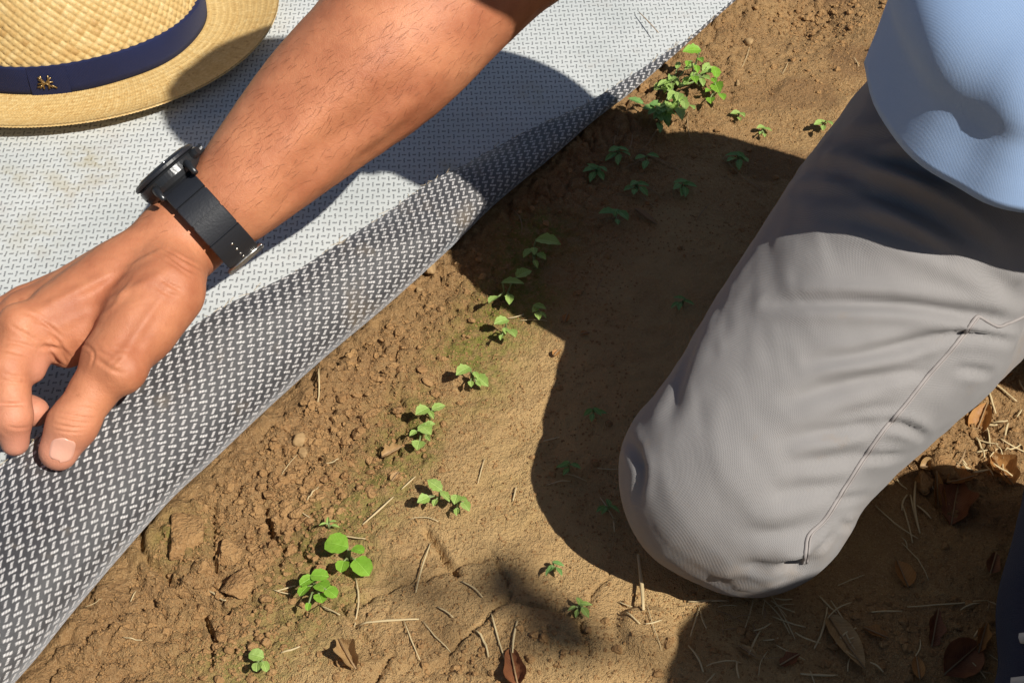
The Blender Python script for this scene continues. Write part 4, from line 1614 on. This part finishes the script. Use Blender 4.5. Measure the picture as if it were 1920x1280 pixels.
    for s in (-1, 1):       # lugs towards the strap
        v, f = tube([cd_ + RAD * .012 + ARMAX * .0115 * s + DOR * .003, cd_ + RAD * .021 + ARMAX * .0122 * s + DOR * .001, cd_ + RAD * .027 + ARMAX * .0122 * s - DOR * .006], [.0024, .0024, .0018], 8)
        obj('lug', v, f, M_CASE, case)
    return root


build_watch()


# ------------------------------------------------------------------ plants
def leaf_mesh(L, W, kind, seed):
    """a blade lying along +X from the petiole, cupped and a bit uneven"""
    rr = np.random.default_rng(seed)
    nx, ny = 9, 5
    V = []
    for i in range(nx):
        t = i / (nx - 1)
        if kind == 'round':
            w = math.sqrt(max(0.0, 1 - (2 * t - 1) ** 2)) ** 0.9
        elif kind == 'narrow':
            w = math.sin(math.pi * t ** 0.9) ** 0.9
        else:
            w = (math.sin(math.pi * t ** 0.85) ** 0.75) * (1 + 0.12 * math.sin(t * 21))
        if kind == 'round':
            w *= 1 + 0.05 * math.sin(t * 30)
        w = max(w, 0.04)
        for j in range(ny):
            s = -1 + 2 * j / (ny - 1)
            y = s * w * W / 2
            z = 0.16 * W * s * s * w - 0.22 * L * (t - 0.35) ** 2 + rr.normal(0, 0.012 * W) + (0.03 * W if j == 2 else 0)
            V.append((t * L, y, z))
    return make_mesh('leaf', np.array(V), grid_faces(nx, ny), [M_LEAFM])


def seedling(bx, by, leaves, label, mat=M_LEAFM, kind='oval', h=0.011, group=None, scale=1.0):
    """leaves: photo (x, y, length px, width px) of each blade's centre; h = height of the blades"""
    base = on_soil(bx, by, -0.001)
    root = empty('seedling', base)
    tag(root, label, 'seedling', group)
    rr = np.random.default_rng(int(bx * 7 + by * 13))
    for (lx, ly, lp, wp_) in leaves:
        hh = h * rr.uniform(0.75, 1.2)
        c = at(lx, ly, base.z + hh)
        pxm = 2750 * (by + 1900) / 2540.0
        L, W = lp / pxm * 1.25, wp_ / pxm * 1.28
        d = c - base
        d.z = 0
        if d.length < 0.001:
            d = Vector((rr.normal(), rr.normal(), 0))
        d.normalize()
        tilt = rr.uniform(-0.05, 0.35)
        me = leaf_mesh(L, W, kind, int(lx * 31 + ly))
        me.materials[0] = mat
        o = obj('leaf', None, None, None, root, me=me)
        st = c - d * (L / 2) - base
        o.location = st
        yaw = math.atan2(d.y, d.x) + rr.normal(0, 0.15)
        o.rotation_euler = (rr.normal(0, 0.18), -tilt, yaw)
        p0 = Vector((0, 0, 0))
        p1 = st * 0.5 + Vector((0, 0, hh * 0.25))
        v, f = tube([p0, p1, st + d * 0.0008], [.00075 * scale, .0006 * scale, .0005 * scale], 5)
        obj('stalk', v, f, M_STEM, root)
    return root


R = 'round'
seedling(655, 1052, [(632, 1018, 38, 34), (677, 1062, 36, 30), (641, 1062, 24, 20), (672, 1032, 22, 18)], 'seedling with four toothed round bright green leaves, the largest set in bare soil', M_LEAFB, R, .014)
seedling(592, 1106, [(575, 1088, 24, 19), (599, 1081, 28, 22), (603, 1104, 26, 24), (570, 1107, 22, 18), (619, 1112, 22, 20), (602, 1123, 22, 20), (578, 1136, 14, 9)], 'seedling with a tight cluster of seven small round bright leaves', M_LEAFB, R, .013)
seedling(488, 1243, [(481, 1228, 24, 20), (483, 1250, 18, 15), (498, 1247, 20, 14)], 'pale seedling with three round leaves on crumbly soil below the clods', M_LEAFM, R, .009)
seedling(617, 990, [(616, 976, 14, 6), (606, 984, 14, 5), (628, 986, 14, 6), (624, 978, 12, 5)], 'tiny whitish green sprig beside the mossy patch', M_LEAFM, 'narrow', .006)
seedling(823, 937, [(813, 914, 28, 17), (797, 940, 22, 16), (834, 930, 24, 13), (817, 942, 14, 9), (792, 932, 14, 12)], 'seedling with one upright oval leaf joined to a neighbour above the forked crack', M_LEAFM, 'oval', .011)
seedling(859, 946, [(853, 936, 20, 16), (873, 949, 20, 15), (857, 959, 16, 9), (869, 938, 20, 10)], 'compact four leaf seedling touching its taller neighbour above the forked crack', M_LEAFM, 'oval', .010)
seedling(790, 818, [(786, 836, 22, 20), (797, 805, 26, 22), (775, 814, 18, 9), (803, 822, 18, 8), (806, 796, 16, 10)], 'seedling with two broad leaves next to a curled dry leaf', M_LEAFM, 'oval', .012)
seedling(806, 786, [(791, 772, 26, 20), (821, 762, 22, 15), (806, 778, 18, 8)], 'seedling with notched leaves behind the broad leaved pair', M_LEAFM, 'oval', .012)
seedling(884, 714, [(867, 696, 30, 20), (903, 713, 28, 18), (882, 719, 12, 9), (893, 702, 16, 9), (895, 720, 14, 7)], 'seedling with a wide notched pair of leaves in the middle of the row', M_LEAFM, 'oval', .014)
seedling(945, 627, [(938, 602, 26, 18), (960, 627, 24, 16), (947, 620, 14, 9), (941, 632, 12, 7)], 'seedling with one erect leaf standing between moss and straw', M_LEAFM, 'oval', .013)
seedling(1007, 590, [(1012, 575, 22, 12), (1004, 583, 18, 10), (1008, 594, 20, 11), (1018, 590, 18, 6)], 'small seedling beside orange leaf scraps', M_LEAFM, 'oval', .009)
seedling(948, 560, [(929, 566, 28, 15), (961, 530, 34, 20), (980, 512, 28, 22), (958, 560, 22, 13)], 'lanky seedling with a yellowing leaf at the edge of the shadow', M_LEAFM, 'oval', .014)
seedling(1000, 492, [(1026, 456, 40, 26), (990, 474, 24, 12), (1002, 495, 20, 8), (1001, 472, 22, 10), (1014, 482, 22, 11)], 'tall seedling with one large green leaf raised into the shadow', M_LEAFM, 'oval', .020)
seedling(1155, 408, [(1138, 398, 28, 15), (1169, 403, 28, 15), (1154, 398, 18, 12), (1156, 416, 14, 8)], 'seedling with two spread leaves in the shadow by a brown stick', M_LEAFD, 'oval', .009)
SG = 'small seedlings in the body shadow'
SGL = 'small dark green seedling growing in the shadow of the person'
for (x, y) in ((1118, 326), (1160, 292), (1212, 303), (1193, 357), (1280, 356), (1385, 302)):
    k = 3 + (x % 3)
    seedling(x, y, [(x + 14 * math.cos(i * 6.28 / k + x), y - 3 + 9 * math.sin(i * 6.28 / k + x), 20 + (i * 7 + x) % 7, 10) for i in range(k)], SGL, M_LEAFD, 'oval', .008, SG)
KG = 'sprouts beside the knee'
KGL = 'thin sprout half hidden in the dark shadow of the kneeling leg'
for (x, y) in ((1278, 572), (1112, 780), (1066, 882), (1140, 956), (1040, 1070)):
    seedling(x, y, [(x + 13 * math.cos(i * 1.9 + x), y - 5 + 9 * math.sin(i * 1.9 + x), 20, 8) for i in range(4)], KGL, M_LEAFD, 'narrow', .008, KG)
seedling(1085, 1146, [(1083, 1130, 22, 9), (1097, 1134, 22, 9), (1098, 1147, 22, 11), (1080, 1150, 18, 7), (1073, 1140, 16, 7)], 'spiky seedling at the lower rim of the knee shadow', M_LEAFM, 'narrow', .009)
# clump at the far end of the fold
def cl(x, y, n, r, sz, seed):
    rr = np.random.default_rng(seed)
    return [(x + rr.normal(0, r), y + rr.normal(0, r * .75), sz * rr.uniform(.7, 1.3), sz * rr.uniform(.4, .65)) for _ in range(n)]
seedling(1240, 232, cl(1238, 215, 17, 17, 25, 1), 'bushy dark green plant in the shade at the end of the folded strip', M_LEAFD, 'oval', .018)
seedling(1270, 208, cl(1268, 190, 13, 16, 26, 2), 'broad leaved plant on the shadow line of the clump', M_LEAFM, 'oval', .022)
seedling(1262, 168, cl(1260, 156, 15, 16, 19, 3), 'sunlit plant with many tiny leaves against the mat edge', M_LEAFM, 'oval', .014)
seedling(1300, 140, [(1296, 94, 30, 19), (1312, 116, 22, 10), (1288, 120, 18, 9), (1305, 128, 18, 9), (1300, 150, 22, 12)], 'tall plant with one single bright leaf above the clump', M_LEAFB, 'oval', .024)
seedling(1312, 160, cl(1310, 150, 11, 14, 20, 4), 'bright plant in the middle of the sunlit clump', M_LEAFM, 'oval', .014)
seedling(1338, 180, [(1346, 138, 24, 15), (1340, 164, 28, 20), (1330, 190, 22, 14), (1354, 182, 20, 12), (1338, 150, 16, 9), (1326, 172, 16, 9)], 'bright plant with round leaves on the soil side of the clump', M_LEAFB, 'oval', .014)
seedling(1384, 220, [(1380, 214, 16, 10), (1392, 216, 16, 9), (1385, 224, 12, 7)], 'lone tiny seedling with a crumb of soil beside the clump', M_LEAFM, 'oval', .006)
seedling(1430, 248, [(1426, 240, 16, 9), (1438, 244, 16, 9), (1432, 254, 12, 6), (1427, 250, 10, 6)], 'lone tiny seedling with four pale leaves on open sunlit soil', M_LEAFM, 'narrow', .006)
seedling(1542, 240, [(1534, 232, 18, 9), (1553, 233, 18, 11), (1542, 228, 16, 7), (1543, 240, 14, 8)], 'lone pale seedling nearest the trouser hip on sunlit soil', M_LEAFM, 'oval', .009)


# ------------------------------------------------------------------ straw, dead leaves, pebbles, clods
def straw_piece(x0, y0, x1, y1, wpx, mat, label, group, lift=0.0012):
    a, b = on_soil(x0, y0, lift), on_soil(x1, y1, lift)
    rr = np.random.default_rng(int(abs(x0 * 3 + y1 * 17)))
    n = 7
    pts = []
    side = Vector((-(b - a).y, (b - a).x, 0))
    bend = rr.normal(0, .05)
    for i in range(n):
        t = i / (n - 1)
        p = a.lerp(b, t) + side * (bend * math.sin(math.pi * t))
        p.z = max(a.lerp(b, t).z, gz(p.x, p.y) + lift) + .0004
        pts.append(p - a)
    r = wpx / 3000 / 2 * .85
    v, f = tube(pts, [r * (1 - .35 * abs(2 * i / (n - 1) - 1)) for i in range(n)], 6)
    zc = np.repeat(np.array([p.z for p in pts]), 6)
    v[:, 2] = zc + (v[:, 2] - zc) * 0.55
    o = obj('straw_stalk', v, f, mat)
    o.location = a
    tag(o, label, 'straw', group)


lit = 'short dry straw stalk lying on the sunlit soil'
litg = 'straw on the sunlit soil'
for q in ((667, 1085, 665, 1178, 4), (780, 1113, 807, 1022, 4), (865, 1092, 905, 1122, 4), (820, 1140, 850, 1160, 4), (920, 1150, 946, 1236, 4),
          (888, 1184, 916, 1234, 5), (970, 1166, 961, 1226, 5), (757, 1164, 788, 1240, 3), (793, 1166, 845, 1226, 3), (753, 920, 779, 896, 4),
          (527, 1226, 563, 1214, 5), (602, 1138, 638, 1155, 4), (598, 692, 593, 772, 4), (952, 600, 982, 592, 4), (974, 604, 1026, 605, 3), (646, 1007, 686, 1013, 4),
          (768, 976, 822, 980, 3), (896, 909, 909, 862, 3), (962, 942, 968, 915, 4), (520, 1110, 555, 1100, 4), (514, 1108, 545, 1116, 3), (610, 872, 636, 863, 4),
          (577, 945, 598, 915, 4), (630, 1150, 608, 1143, 3), (815, 450, 850, 436, 3), (565, 962, 590, 978, 3), (528, 895, 558, 855, 2), (246, 1130, 256, 1110, 3), (390, 1108, 425, 1132, 5),
          (160, 1140, 192, 1125, 2), (232, 1196, 268, 1202, 3), (1390, 130, 1405, 90, 2), (1468, 140, 1478, 120, 2), (1610, 128, 1600, 110, 3), (1462, 136, 1468, 142, 2)):
    straw_piece(*q, M_DRY, lit, litg)
straw_piece(670, 1176, 786, 1163, 6, M_DRY, 'long thick straw lying level across the bottom of the sunlit soil', None)
straw_piece(680, 986, 738, 934, 5, M_DRY, 'long straw lying across the mossy patch', None)
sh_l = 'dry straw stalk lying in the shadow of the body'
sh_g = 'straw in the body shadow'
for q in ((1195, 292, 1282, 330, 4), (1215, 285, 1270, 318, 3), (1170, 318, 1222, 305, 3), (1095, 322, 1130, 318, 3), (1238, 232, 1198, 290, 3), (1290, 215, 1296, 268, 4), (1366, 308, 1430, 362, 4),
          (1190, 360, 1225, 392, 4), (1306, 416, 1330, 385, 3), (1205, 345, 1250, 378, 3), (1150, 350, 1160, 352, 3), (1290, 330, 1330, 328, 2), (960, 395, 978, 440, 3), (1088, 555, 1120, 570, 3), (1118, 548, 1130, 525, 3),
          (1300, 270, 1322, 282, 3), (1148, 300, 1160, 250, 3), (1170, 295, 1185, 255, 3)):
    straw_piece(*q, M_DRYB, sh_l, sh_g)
kn_l = 'straw stalk lying in the dark beside and below the knee'
kn_g = 'straw around the knee'
for q in ((1290, 1130, 1366, 1128, 6), (1312, 1140, 1294, 1195, 4), (1550, 1140, 1526, 1218, 5), (1536, 1120, 1568, 1152, 4), (1430, 1125, 1480, 1190, 3), (1448, 1158, 1510, 1178, 4), (1345, 1140, 1382, 1138, 3),
          (1412, 1125, 1396, 1180, 3), (1290, 1212, 1318, 1262, 5), (1025, 912, 1070, 905, 3), (1018, 830, 1050, 822, 4), (1120, 880, 1160, 882, 3), (1125, 935, 1150, 975, 3), (1050, 890, 1100, 905, 2),
          (1150, 980, 1152, 1000, 4), (1570, 1100, 1620, 1080, 3), (1640, 950, 1720, 1012, 4), (1690, 1020, 1740, 1090, 3), (1700, 1140, 1850, 1128, 4), (1850, 1128, 1890, 1142, 3), (1500, 1265, 1570, 1268, 6),
          (1170, 1150, 1200, 1172, 4), (1160, 1130, 1185, 1140, 3), (1240, 1165, 1210, 1172, 4), (1700, 1030, 1690, 1010, 3), (1580, 1170, 1610, 1230, 4), (1440, 1110, 1490, 1200, 3), (1210, 1130, 1240, 1220, 2)):
    straw_piece(*q, M_DRY, kn_l, kn_g)
straw_piece(1196, 1042, 1206, 1146, 9, M_DRY, 'thick pale stalk standing out from under the front of the knee', None)
rt_l = 'pale straw stalk lying in the sun behind the calf'
rt_g = 'straw behind the calf'
for q in ((1850, 712, 1905, 755, 6), (1848, 728, 1866, 778, 6), (1845, 798, 1868, 800, 8), (1852, 775, 1855, 840, 5), (1875, 825, 1920, 850, 5), (1880, 850, 1912, 838, 5), (1826, 820, 1842, 868, 5), (1790, 870, 1822, 885, 6),
          (1780, 872, 1820, 884, 4), (1716, 905, 1724, 1002, 6), (1706, 930, 1720, 990, 5), (1722, 890, 1740, 925, 6), (1700, 930, 1690, 960, 5), (1735, 900, 1750, 920, 4), (1680, 900, 1700, 920, 4), (1910, 715, 1920, 735, 5), (1690, 945, 1710, 1020, 4),
          (1718, 950, 1745, 975, 5), (1905, 785, 1915, 770, 4), (1830, 850, 1850, 846, 5)):
    straw_piece(*q, M_DRY, rt_l, rt_g)
rs = np.random.default_rng(5)
for _ in range(34):
    x, y = rs.uniform(1740, 1915), rs.uniform(730, 900)
    if y < 1560 - x * .43 + 20 or (x - 1590) * .93 + (y - 1000) < 30:
        continue
    a_, l_ = rs.uniform(0, 3.14), rs.uniform(18, 52)
    straw_piece(x, y, x + l_ * math.cos(a_), y + l_ * .7 * math.sin(a_), rs.uniform(3, 6), M_DRY if rs.random() < .7 else M_DRYB, rt_l, rt_g, rs.uniform(.001, .005))
for _ in range(40):
    x, y = rs.uniform(1300, 1880), rs.uniform(1120, 1280)
    a_, l_ = rs.uniform(0, 3.14), rs.uniform(20, 70)
    straw_piece(x, y, x + l_ * math.cos(a_), y + l_ * .7 * math.sin(a_), rs.uniform(2, 4.5), M_DRY if rs.random() < .6 else M_DRYB, kn_l, kn_g, rs.uniform(.001, .004))
straw_piece(1232, 96, 1195, 56, 4, M_DRYB, 'dark twig lying on the white sheet above the clump of plants', None, .018)


def dead_leaf(px, py, lpx, wpx, yaw, mat, label, curl=0.5, group=None, lobes=0):
    c = on_soil(px, py, 0.002)
    pxm = 2750 * (py + 1900) / 2540.0
    L, W = lpx / pxm, wpx / pxm
    rr = np.random.default_rng(int(px * 5 + py))
    nx, ny = 13, 7
    V = []
    for i in range(nx):
        t = i / (nx - 1)
        w = max(0.03, math.sin(math.pi * t ** 0.8) ** 0.7 * (1 + 0.22 * math.sin(lobes * math.pi * 2 * t + 1)))
        for j in range(ny):
            s = -1 + 2 * j / (ny - 1)
            z = curl * W * 0.55 * s * s * w + curl * L * 0.25 * (t - .5) ** 2 + rr.normal(0, .02 * W)
            V.append(((t - .5) * L, s * w * W / 2 * (1 - .25 * curl * abs(s)), z))
    o = obj('dead_leaf', np.array(V), grid_faces(nx, ny), mat)
    o.location = c
    o.rotation_euler = (rr.normal(0, .15), rr.normal(0, .15), math.radians(yaw))
    tag(o, label, 'leaf', group)
    v, f = tube([(-L * .5, 0, curl * L * .06 + .0004), (0, 0, .0010), (L * .5, 0, curl * L * .06 + .0004)], .0005, 5)
    obj('midrib', v, f, M_DRYB, o)


dead_leaf(652, 1232, 78, 50, 120, M_DEADT, 'curled beige dead leaf at the foot of the sunlit soil', 1.0, lobes=2)
dead_leaf(964, 1256, 85, 52, 100, M_DEADR, 'dark red brown dead leaf with straw stuck over it', 0.7, lobes=1)
dead_leaf(736, 852, 44, 28, 30, M_DEADT, 'pinkish crumpled dead leaf beside the broad leaved seedling', 1.0, lobes=3)
dead_leaf(1584, 1208, 130, 46, -68, M_DEADT, 'long ochre dead leaf in the dark below the knee', 0.5)
dead_leaf(1788, 950, 110, 80, 70, M_DEADR, 'large red brown dead leaf in shade behind the calf', 0.8, lobes=2)
dead_leaf(1756, 935, 95, 26, 88, M_DEADO, 'narrow orange rimmed leaf standing next to the large red brown one', 1.2)
dead_leaf(1838, 792, 80, 40, 62, M_DEADO, 'pale orange leaf in the sun between calf and straw', 0.6)
dead_leaf(1868, 712, 70, 34, 20, M_DEADO, 'bright orange leaf touching the trousers behind the knee', 0.6)
dead_leaf(1875, 885, 80, 60, 110, M_DEADO, 'brown orange leaf at the edge of the shoe', 0.8, lobes=2)
dead_leaf(1798, 905, 60, 44, 20, M_DEADO, 'small orange lobed leaf on top of the large red brown one', 0.9, lobes=3)
dead_leaf(1800, 1240, 110, 70, 40, M_DEADR, 'brown leaf lying in the dark in front of the shoe', 0.6)
dead_leaf(1740, 880, 34, 30, 0, M_DEADT, 'pink tan leaf scrap on the crumbly rim behind the calf', 0.8)
dead_leaf(1210, 412, 60, 16, -50, M_DRYB, 'brown bark sliver in the body shadow', 0.6)
OG = 'orange scraps of leaf'
OGL = 'tiny orange scrap of leaf lying flat on the smooth sunlit soil'
for (x, y, l) in ((1062, 600, 20), (1096, 630, 18), (1043, 666, 18), (1318, 148, 22)):
    dead_leaf(x, y, l, l * .75, x % 90, M_DEADO, OGL, 0.4, OG)
dead_leaf(742, 898, 26, 16, 60, M_DEADT, 'pink leaf scrap above the straw on the mossy patch', 0.5)

DL = 'withered brown leaf lying among straw in the dark ground behind the knee'
rr_ = np.random.default_rng(77)
for (x, y, l) in ((1690, 1080, 60), (1750, 1180, 80), (1640, 1190, 50), (1840, 1200, 70), (1480, 1240, 46), (1860, 1060, 64), (1400, 1225, 40), (1720, 1255, 56)):
    dead_leaf(x, y, l, l * rr_.uniform(.4, .7), rr_.uniform(0, 180), (M_DEADR, M_DEADT, M_DEADO)[rr_.integers(3)], DL, rr_.uniform(.4, 1.0), 'withered leaves in the dark', int(rr_.integers(3)))


def lump(r, seed, sub=2, sq=(1, 1, .6), rough=.18):
    rr = np.random.default_rng(seed)
    phi = (1 + 5 ** .5) / 2
    V = np.array([(-1, phi, 0), (1, phi, 0), (-1, -phi, 0), (1, -phi, 0), (0, -1, phi), (0, 1, phi), (0, -1, -phi), (0, 1, -phi), (phi, 0, -1), (phi, 0, 1), (-phi, 0, -1), (-phi, 0, 1)], float)
    V /= np.linalg.norm(V[0])
    F = [(0, 11, 5), (0, 5, 1), (0, 1, 7), (0, 7, 10), (0, 10, 11), (1, 5, 9), (5, 11, 4), (11, 10, 2), (10, 7, 6), (7, 1, 8), (3, 9, 4), (3, 4, 2), (3, 2, 6), (3, 6, 8), (3, 8, 9), (4, 9, 5), (2, 4, 11), (6, 2, 10), (8, 6, 7), (9, 8, 1)]
    for _ in range(sub):
        mid = {}
        V = list(map(tuple, V))

        def m(a, b):
            k = (min(a, b), max(a, b))
            if k not in mid:
                q = (np.array(V[a]) + np.array(V[b])) / 2
                V.append(tuple(q / np.linalg.norm(q)))
                mid[k] = len(V) - 1
            return mid[k]
        nf = []
        for a, b, c in F:
            x, y, z = m(a, b), m(b, c), m(c, a)
            nf += [(a, x, z), (b, y, x), (c, z, y), (x, y, z)]
        F = nf
        V = np.array(V)
    V = np.array(V)
    for _ in range(7):                         # random facets
        n = rr.normal(size=3)
        n /= np.linalg.norm(n)
        d = V @ n
        V = V - np.outer(np.maximum(d - rr.uniform(.45, .80), 0) * .95, n)
    ns = fbm(V[:, 0] * 1.0 + seed, V[:, 1] + .7 * V[:, 2], 2.2, 4, seed % 97, .65)
    V = V * (1 + rough * 2 * ns)[:, None]
    return V * np.array(sq) * r, F


def clod(px, py, wpx, hpx, yaw, label, group=None, mat=M_CLOD, name='soil_clod', cat='clod', flat=.45, sub=3, rough=.2):
    pxm = 2750 * (py + 1900) / 2540.0
    a, b = wpx / pxm / 2, hpx / pxm / 2 / .75
    v, f = lump(1.0, int(px * 3 + py), sub, (a, b, flat * min(a, b)), rough)
    o = obj(name, v, f, mat)
    c = on_soil(px, py)
    o.location = (c.x, c.y, c.z + flat * min(a, b) * .35)
    o.rotation_euler = (0, 0, math.radians(yaw))
    tag(o, label, cat, group)


clod(452, 1100, 62, 62, -40, 'broad angular slab of earth broken off below the folded strip', flat=.5, rough=.22)
clod(492, 1058, 50, 42, 30, 'narrow slab of earth wedged against the broad broken one', flat=.5, rough=.2)
clod(430, 1038, 62, 46, 10, 'rounded cake of earth behind the broad broken slab', flat=.55, rough=.12)
clod(350, 1010, 110, 90, 20, 'wide flat crust of earth next to the folded strip', flat=.34, rough=.2)
clod(545, 985, 60, 50, 20, 'domed lump of earth beside the deep crack', flat=.6)
clod(560, 826, 30, 26, 20, 'angular tan pebble beside the crumbly soil', None, M_PEB, 'pebble', 'pebble', .8, 2)
clod(567, 850, 22, 18, 0, 'small rounded pale pebble just below the angular one', None, M_PEB, 'pebble', 'pebble', .7, 2)
clod(807, 505, 26, 32, 0, 'ochre stone standing at the edge of the folded strip', None, M_PEB, 'pebble', 'pebble', 1.0, 2)
clod(770, 540, 22, 16, 30, 'grey brown pebble leaning on the fold below the ochre stone', None, M_CLOD, 'pebble', 'pebble', .8, 2)
clod(786, 545, 14, 12, 0, 'white tipped pebble next to the grey brown one', None, M_PEB, 'pebble', 'pebble', .8, 2)
clod(1406, 80, 22, 18, 0, 'cream pebble with straw on the sunlit far soil', None, M_PEB, 'pebble', 'pebble', .7, 2)
clod(1384, 157, 11, 16, 0, 'thin white stone chip on the far soil', None, M_PEB, 'pebble', 'pebble', .7, 2)
clod(187, 1222, 16, 12, 0, 'yellowish pebble on the smooth soil beside the strip', None, M_PEB, 'pebble', 'pebble', .5, 2)
clod(1206, 170, 34, 22, 20, 'earth lump under the thin end of the strip', flat=.7)
clod(1770, 880, 60, 50, 20, 'lump of earth with leaf scraps behind the calf', flat=.7)
clod(1730, 905, 40, 40, 0, 'dark earth lump between calf and orange leaf', flat=.7)


def in_view_soil(x, y):
    return fold_signed(np.array(x), np.array(y))


def build_crumbs():
    rr = np.random.default_rng(21)
    protos = [lump(1.0, 100 + i, 1, (1, rr.uniform(.7, 1), rr.uniform(.55, .85)), .25) for i in range(10)]
    protos_big = []
    for i in range(6):
        v, f = lump(1.0, 200 + i, 2, (1, rr.uniform(.7, 1), rr.uniform(.5, .8)), .22)
        protos_big.append(make_mesh('soil_clod', v, f, M_CLOD, False))
    parts = []
    big = 0
    spots = [(480, 1000, 95, 75, 620), (630, 810, 85, 70, 620), (700, 660, 80, 50, 300), (560, 900, 70, 60, 420), (430, 1200, 60, 45, 260), (820, 480, 50, 35, 160), (950, 330, 60, 45, 90),
             (1530, 15, 60, 20, 420), (1560, 80, 50, 50, 120), (1790, 840, 60, 60, 240), (880, 1240, 180, 30, 150), (1450, 1190, 200, 50, 260), (300, 1120, 120, 80, 140), (900, 800, 260, 200, 200), (1450, 200, 120, 90, 160), (1200, 430, 120, 100, 120), (1700, 1150, 100, 80, 160)]
    for (cx, cy, sx, sy, n) in spots:
        for _ in range(n):
            px, py = rr.normal(cx, sx), rr.normal(cy, sy)
            p = at(px, py)
            if in_view_soil(p.x, p.y) < 0.004 or abs(p.x) > .45:
                continue
            if 1150 < px < 1720 and 480 < py < 1100:
                continue
            s = 0.0008 * (1 / max(rr.random(), .03)) ** .50
            g = gz(p.x, p.y)
            if s > .0020 and big < 150 and rr.random() < .75:
                o = obj('soil_clod', None, None, None, me=protos_big[big % 6])
                o.location = (p.x, p.y, g + s * .25)
                o.scale = (s, s, s)
                o.rotation_euler = (rr.normal(0, .3), rr.normal(0, .3), rr.uniform(0, 6.28))
                tag(o, 'loose crumb of brown earth lying on the soil', 'clod', 'loose crumbs of earth')
                big += 1
                continue
            v, f = protos[rr.integers(10)]
            a = rr.uniform(0, 6.28)
            Rz = np.array([[math.cos(a), -math.sin(a), 0], [math.sin(a), math.cos(a), 0], [0, 0, 1]])
            parts.append((v @ Rz.T * min(s, .0035) + np.array([p.x, p.y, g + s * .2]), f))
    # grains: hundreds of tiny lumps per handful, over all open soil
    gp = [lump(1.0, 300 + i, 0, (1, rr.uniform(.7, 1), rr.uniform(.6, .9)), .3) for i in range(8)]
    cnt = 0
    V_, F_ = [], []
    base_n = sum(len(p[0]) for p in parts)
    while cnt < 15000:
        px, py = rr.uniform(0, 1920), rr.uniform(-20, 1300)
        p = at(px, py)
        d_ = float(in_view_soil(p.x, p.y))
        if d_ < 0.001 or (1200 < px < 1700 and 480 < py < 1080):
            continue
        if rr.random() > .25 + .75 * math.exp(-(d_ / .08) ** 2):
            continue
        s = rr.uniform(.0004, .0011)
        v, f = gp[cnt % 8]
        a = rr.uniform(0, 6.28)
        Rz = np.array([[math.cos(a), -math.sin(a), 0], [math.sin(a), math.cos(a), 0], [0, 0, 1]])
        V_.append(v @ Rz.T * s + np.array([p.x, p.y, gz(p.x, p.y) + s * .25]))
        F_.append(np.array(f) + cnt * 12)
        cnt += 1
    V_ = np.vstack(V_)
    og = obj('soil_grains', V_, np.vstack(F_), M_CLOD, smooth_shade=False)
    tag(og, 'tiny grains of earth strewn over the soil', 'soil grains', kind='stuff')
    v, f = merge(parts)
    o = obj('fine_crumbs', v, f, M_CLOD, smooth_shade=False)
    tag(o, 'fine crumbs of earth scattered over the soil', 'soil crumbs', kind='stuff')


build_crumbs()


# ------------------------------------------------------------------ unseen leafy twig, added overhead to cast soft shadow spots
def build_shadow_twig():
    k = 2.1
    off = Vector((SA, -SB, 1.0)) * k
    c0 = at(900, 1160) + off
    root = empty('shadow_twig', c0)
    tag(root, 'unseen leafy twig added overhead to drop soft blurred shadows on the soil', 'shadow twig')
    pts = [Vector((.55, -.30, .22)), Vector((.25, -.12, .10)), Vector((.06, -.02, .03)), Vector((-.06, .03, .0))]
    v, f = tube(catmull([list(p) for p in pts], 16), np.linspace(.010, .002, 16), 7)
    obj('stem', v, f, M_DRYB, root)
    for i, (x, y) in enumerate(((872, 1088), (905, 1106), (792, 1128), (990, 1150), (1016, 1128), (958, 1204), (1003, 1192), (932, 1240), (842, 1140))):
        me = leaf_mesh(.042, .026, 'oval', 900 + i)
        me.materials[0] = M_LEAFD
        o = obj('leaf', None, None, None, root, me=me)
        p = at(x, y) + off - c0
        o.location = p
        o.rotation_euler = (0.5, 0.5, i * 1.3)
        q = min(pts, key=lambda a: (a - p).length)
        v, f = tube([q, (q + p) / 2 + Vector((0, 0, .006)), p], .0009, 5)
        obj('stalk', v, f, M_STEM, root)


build_shadow_twig()
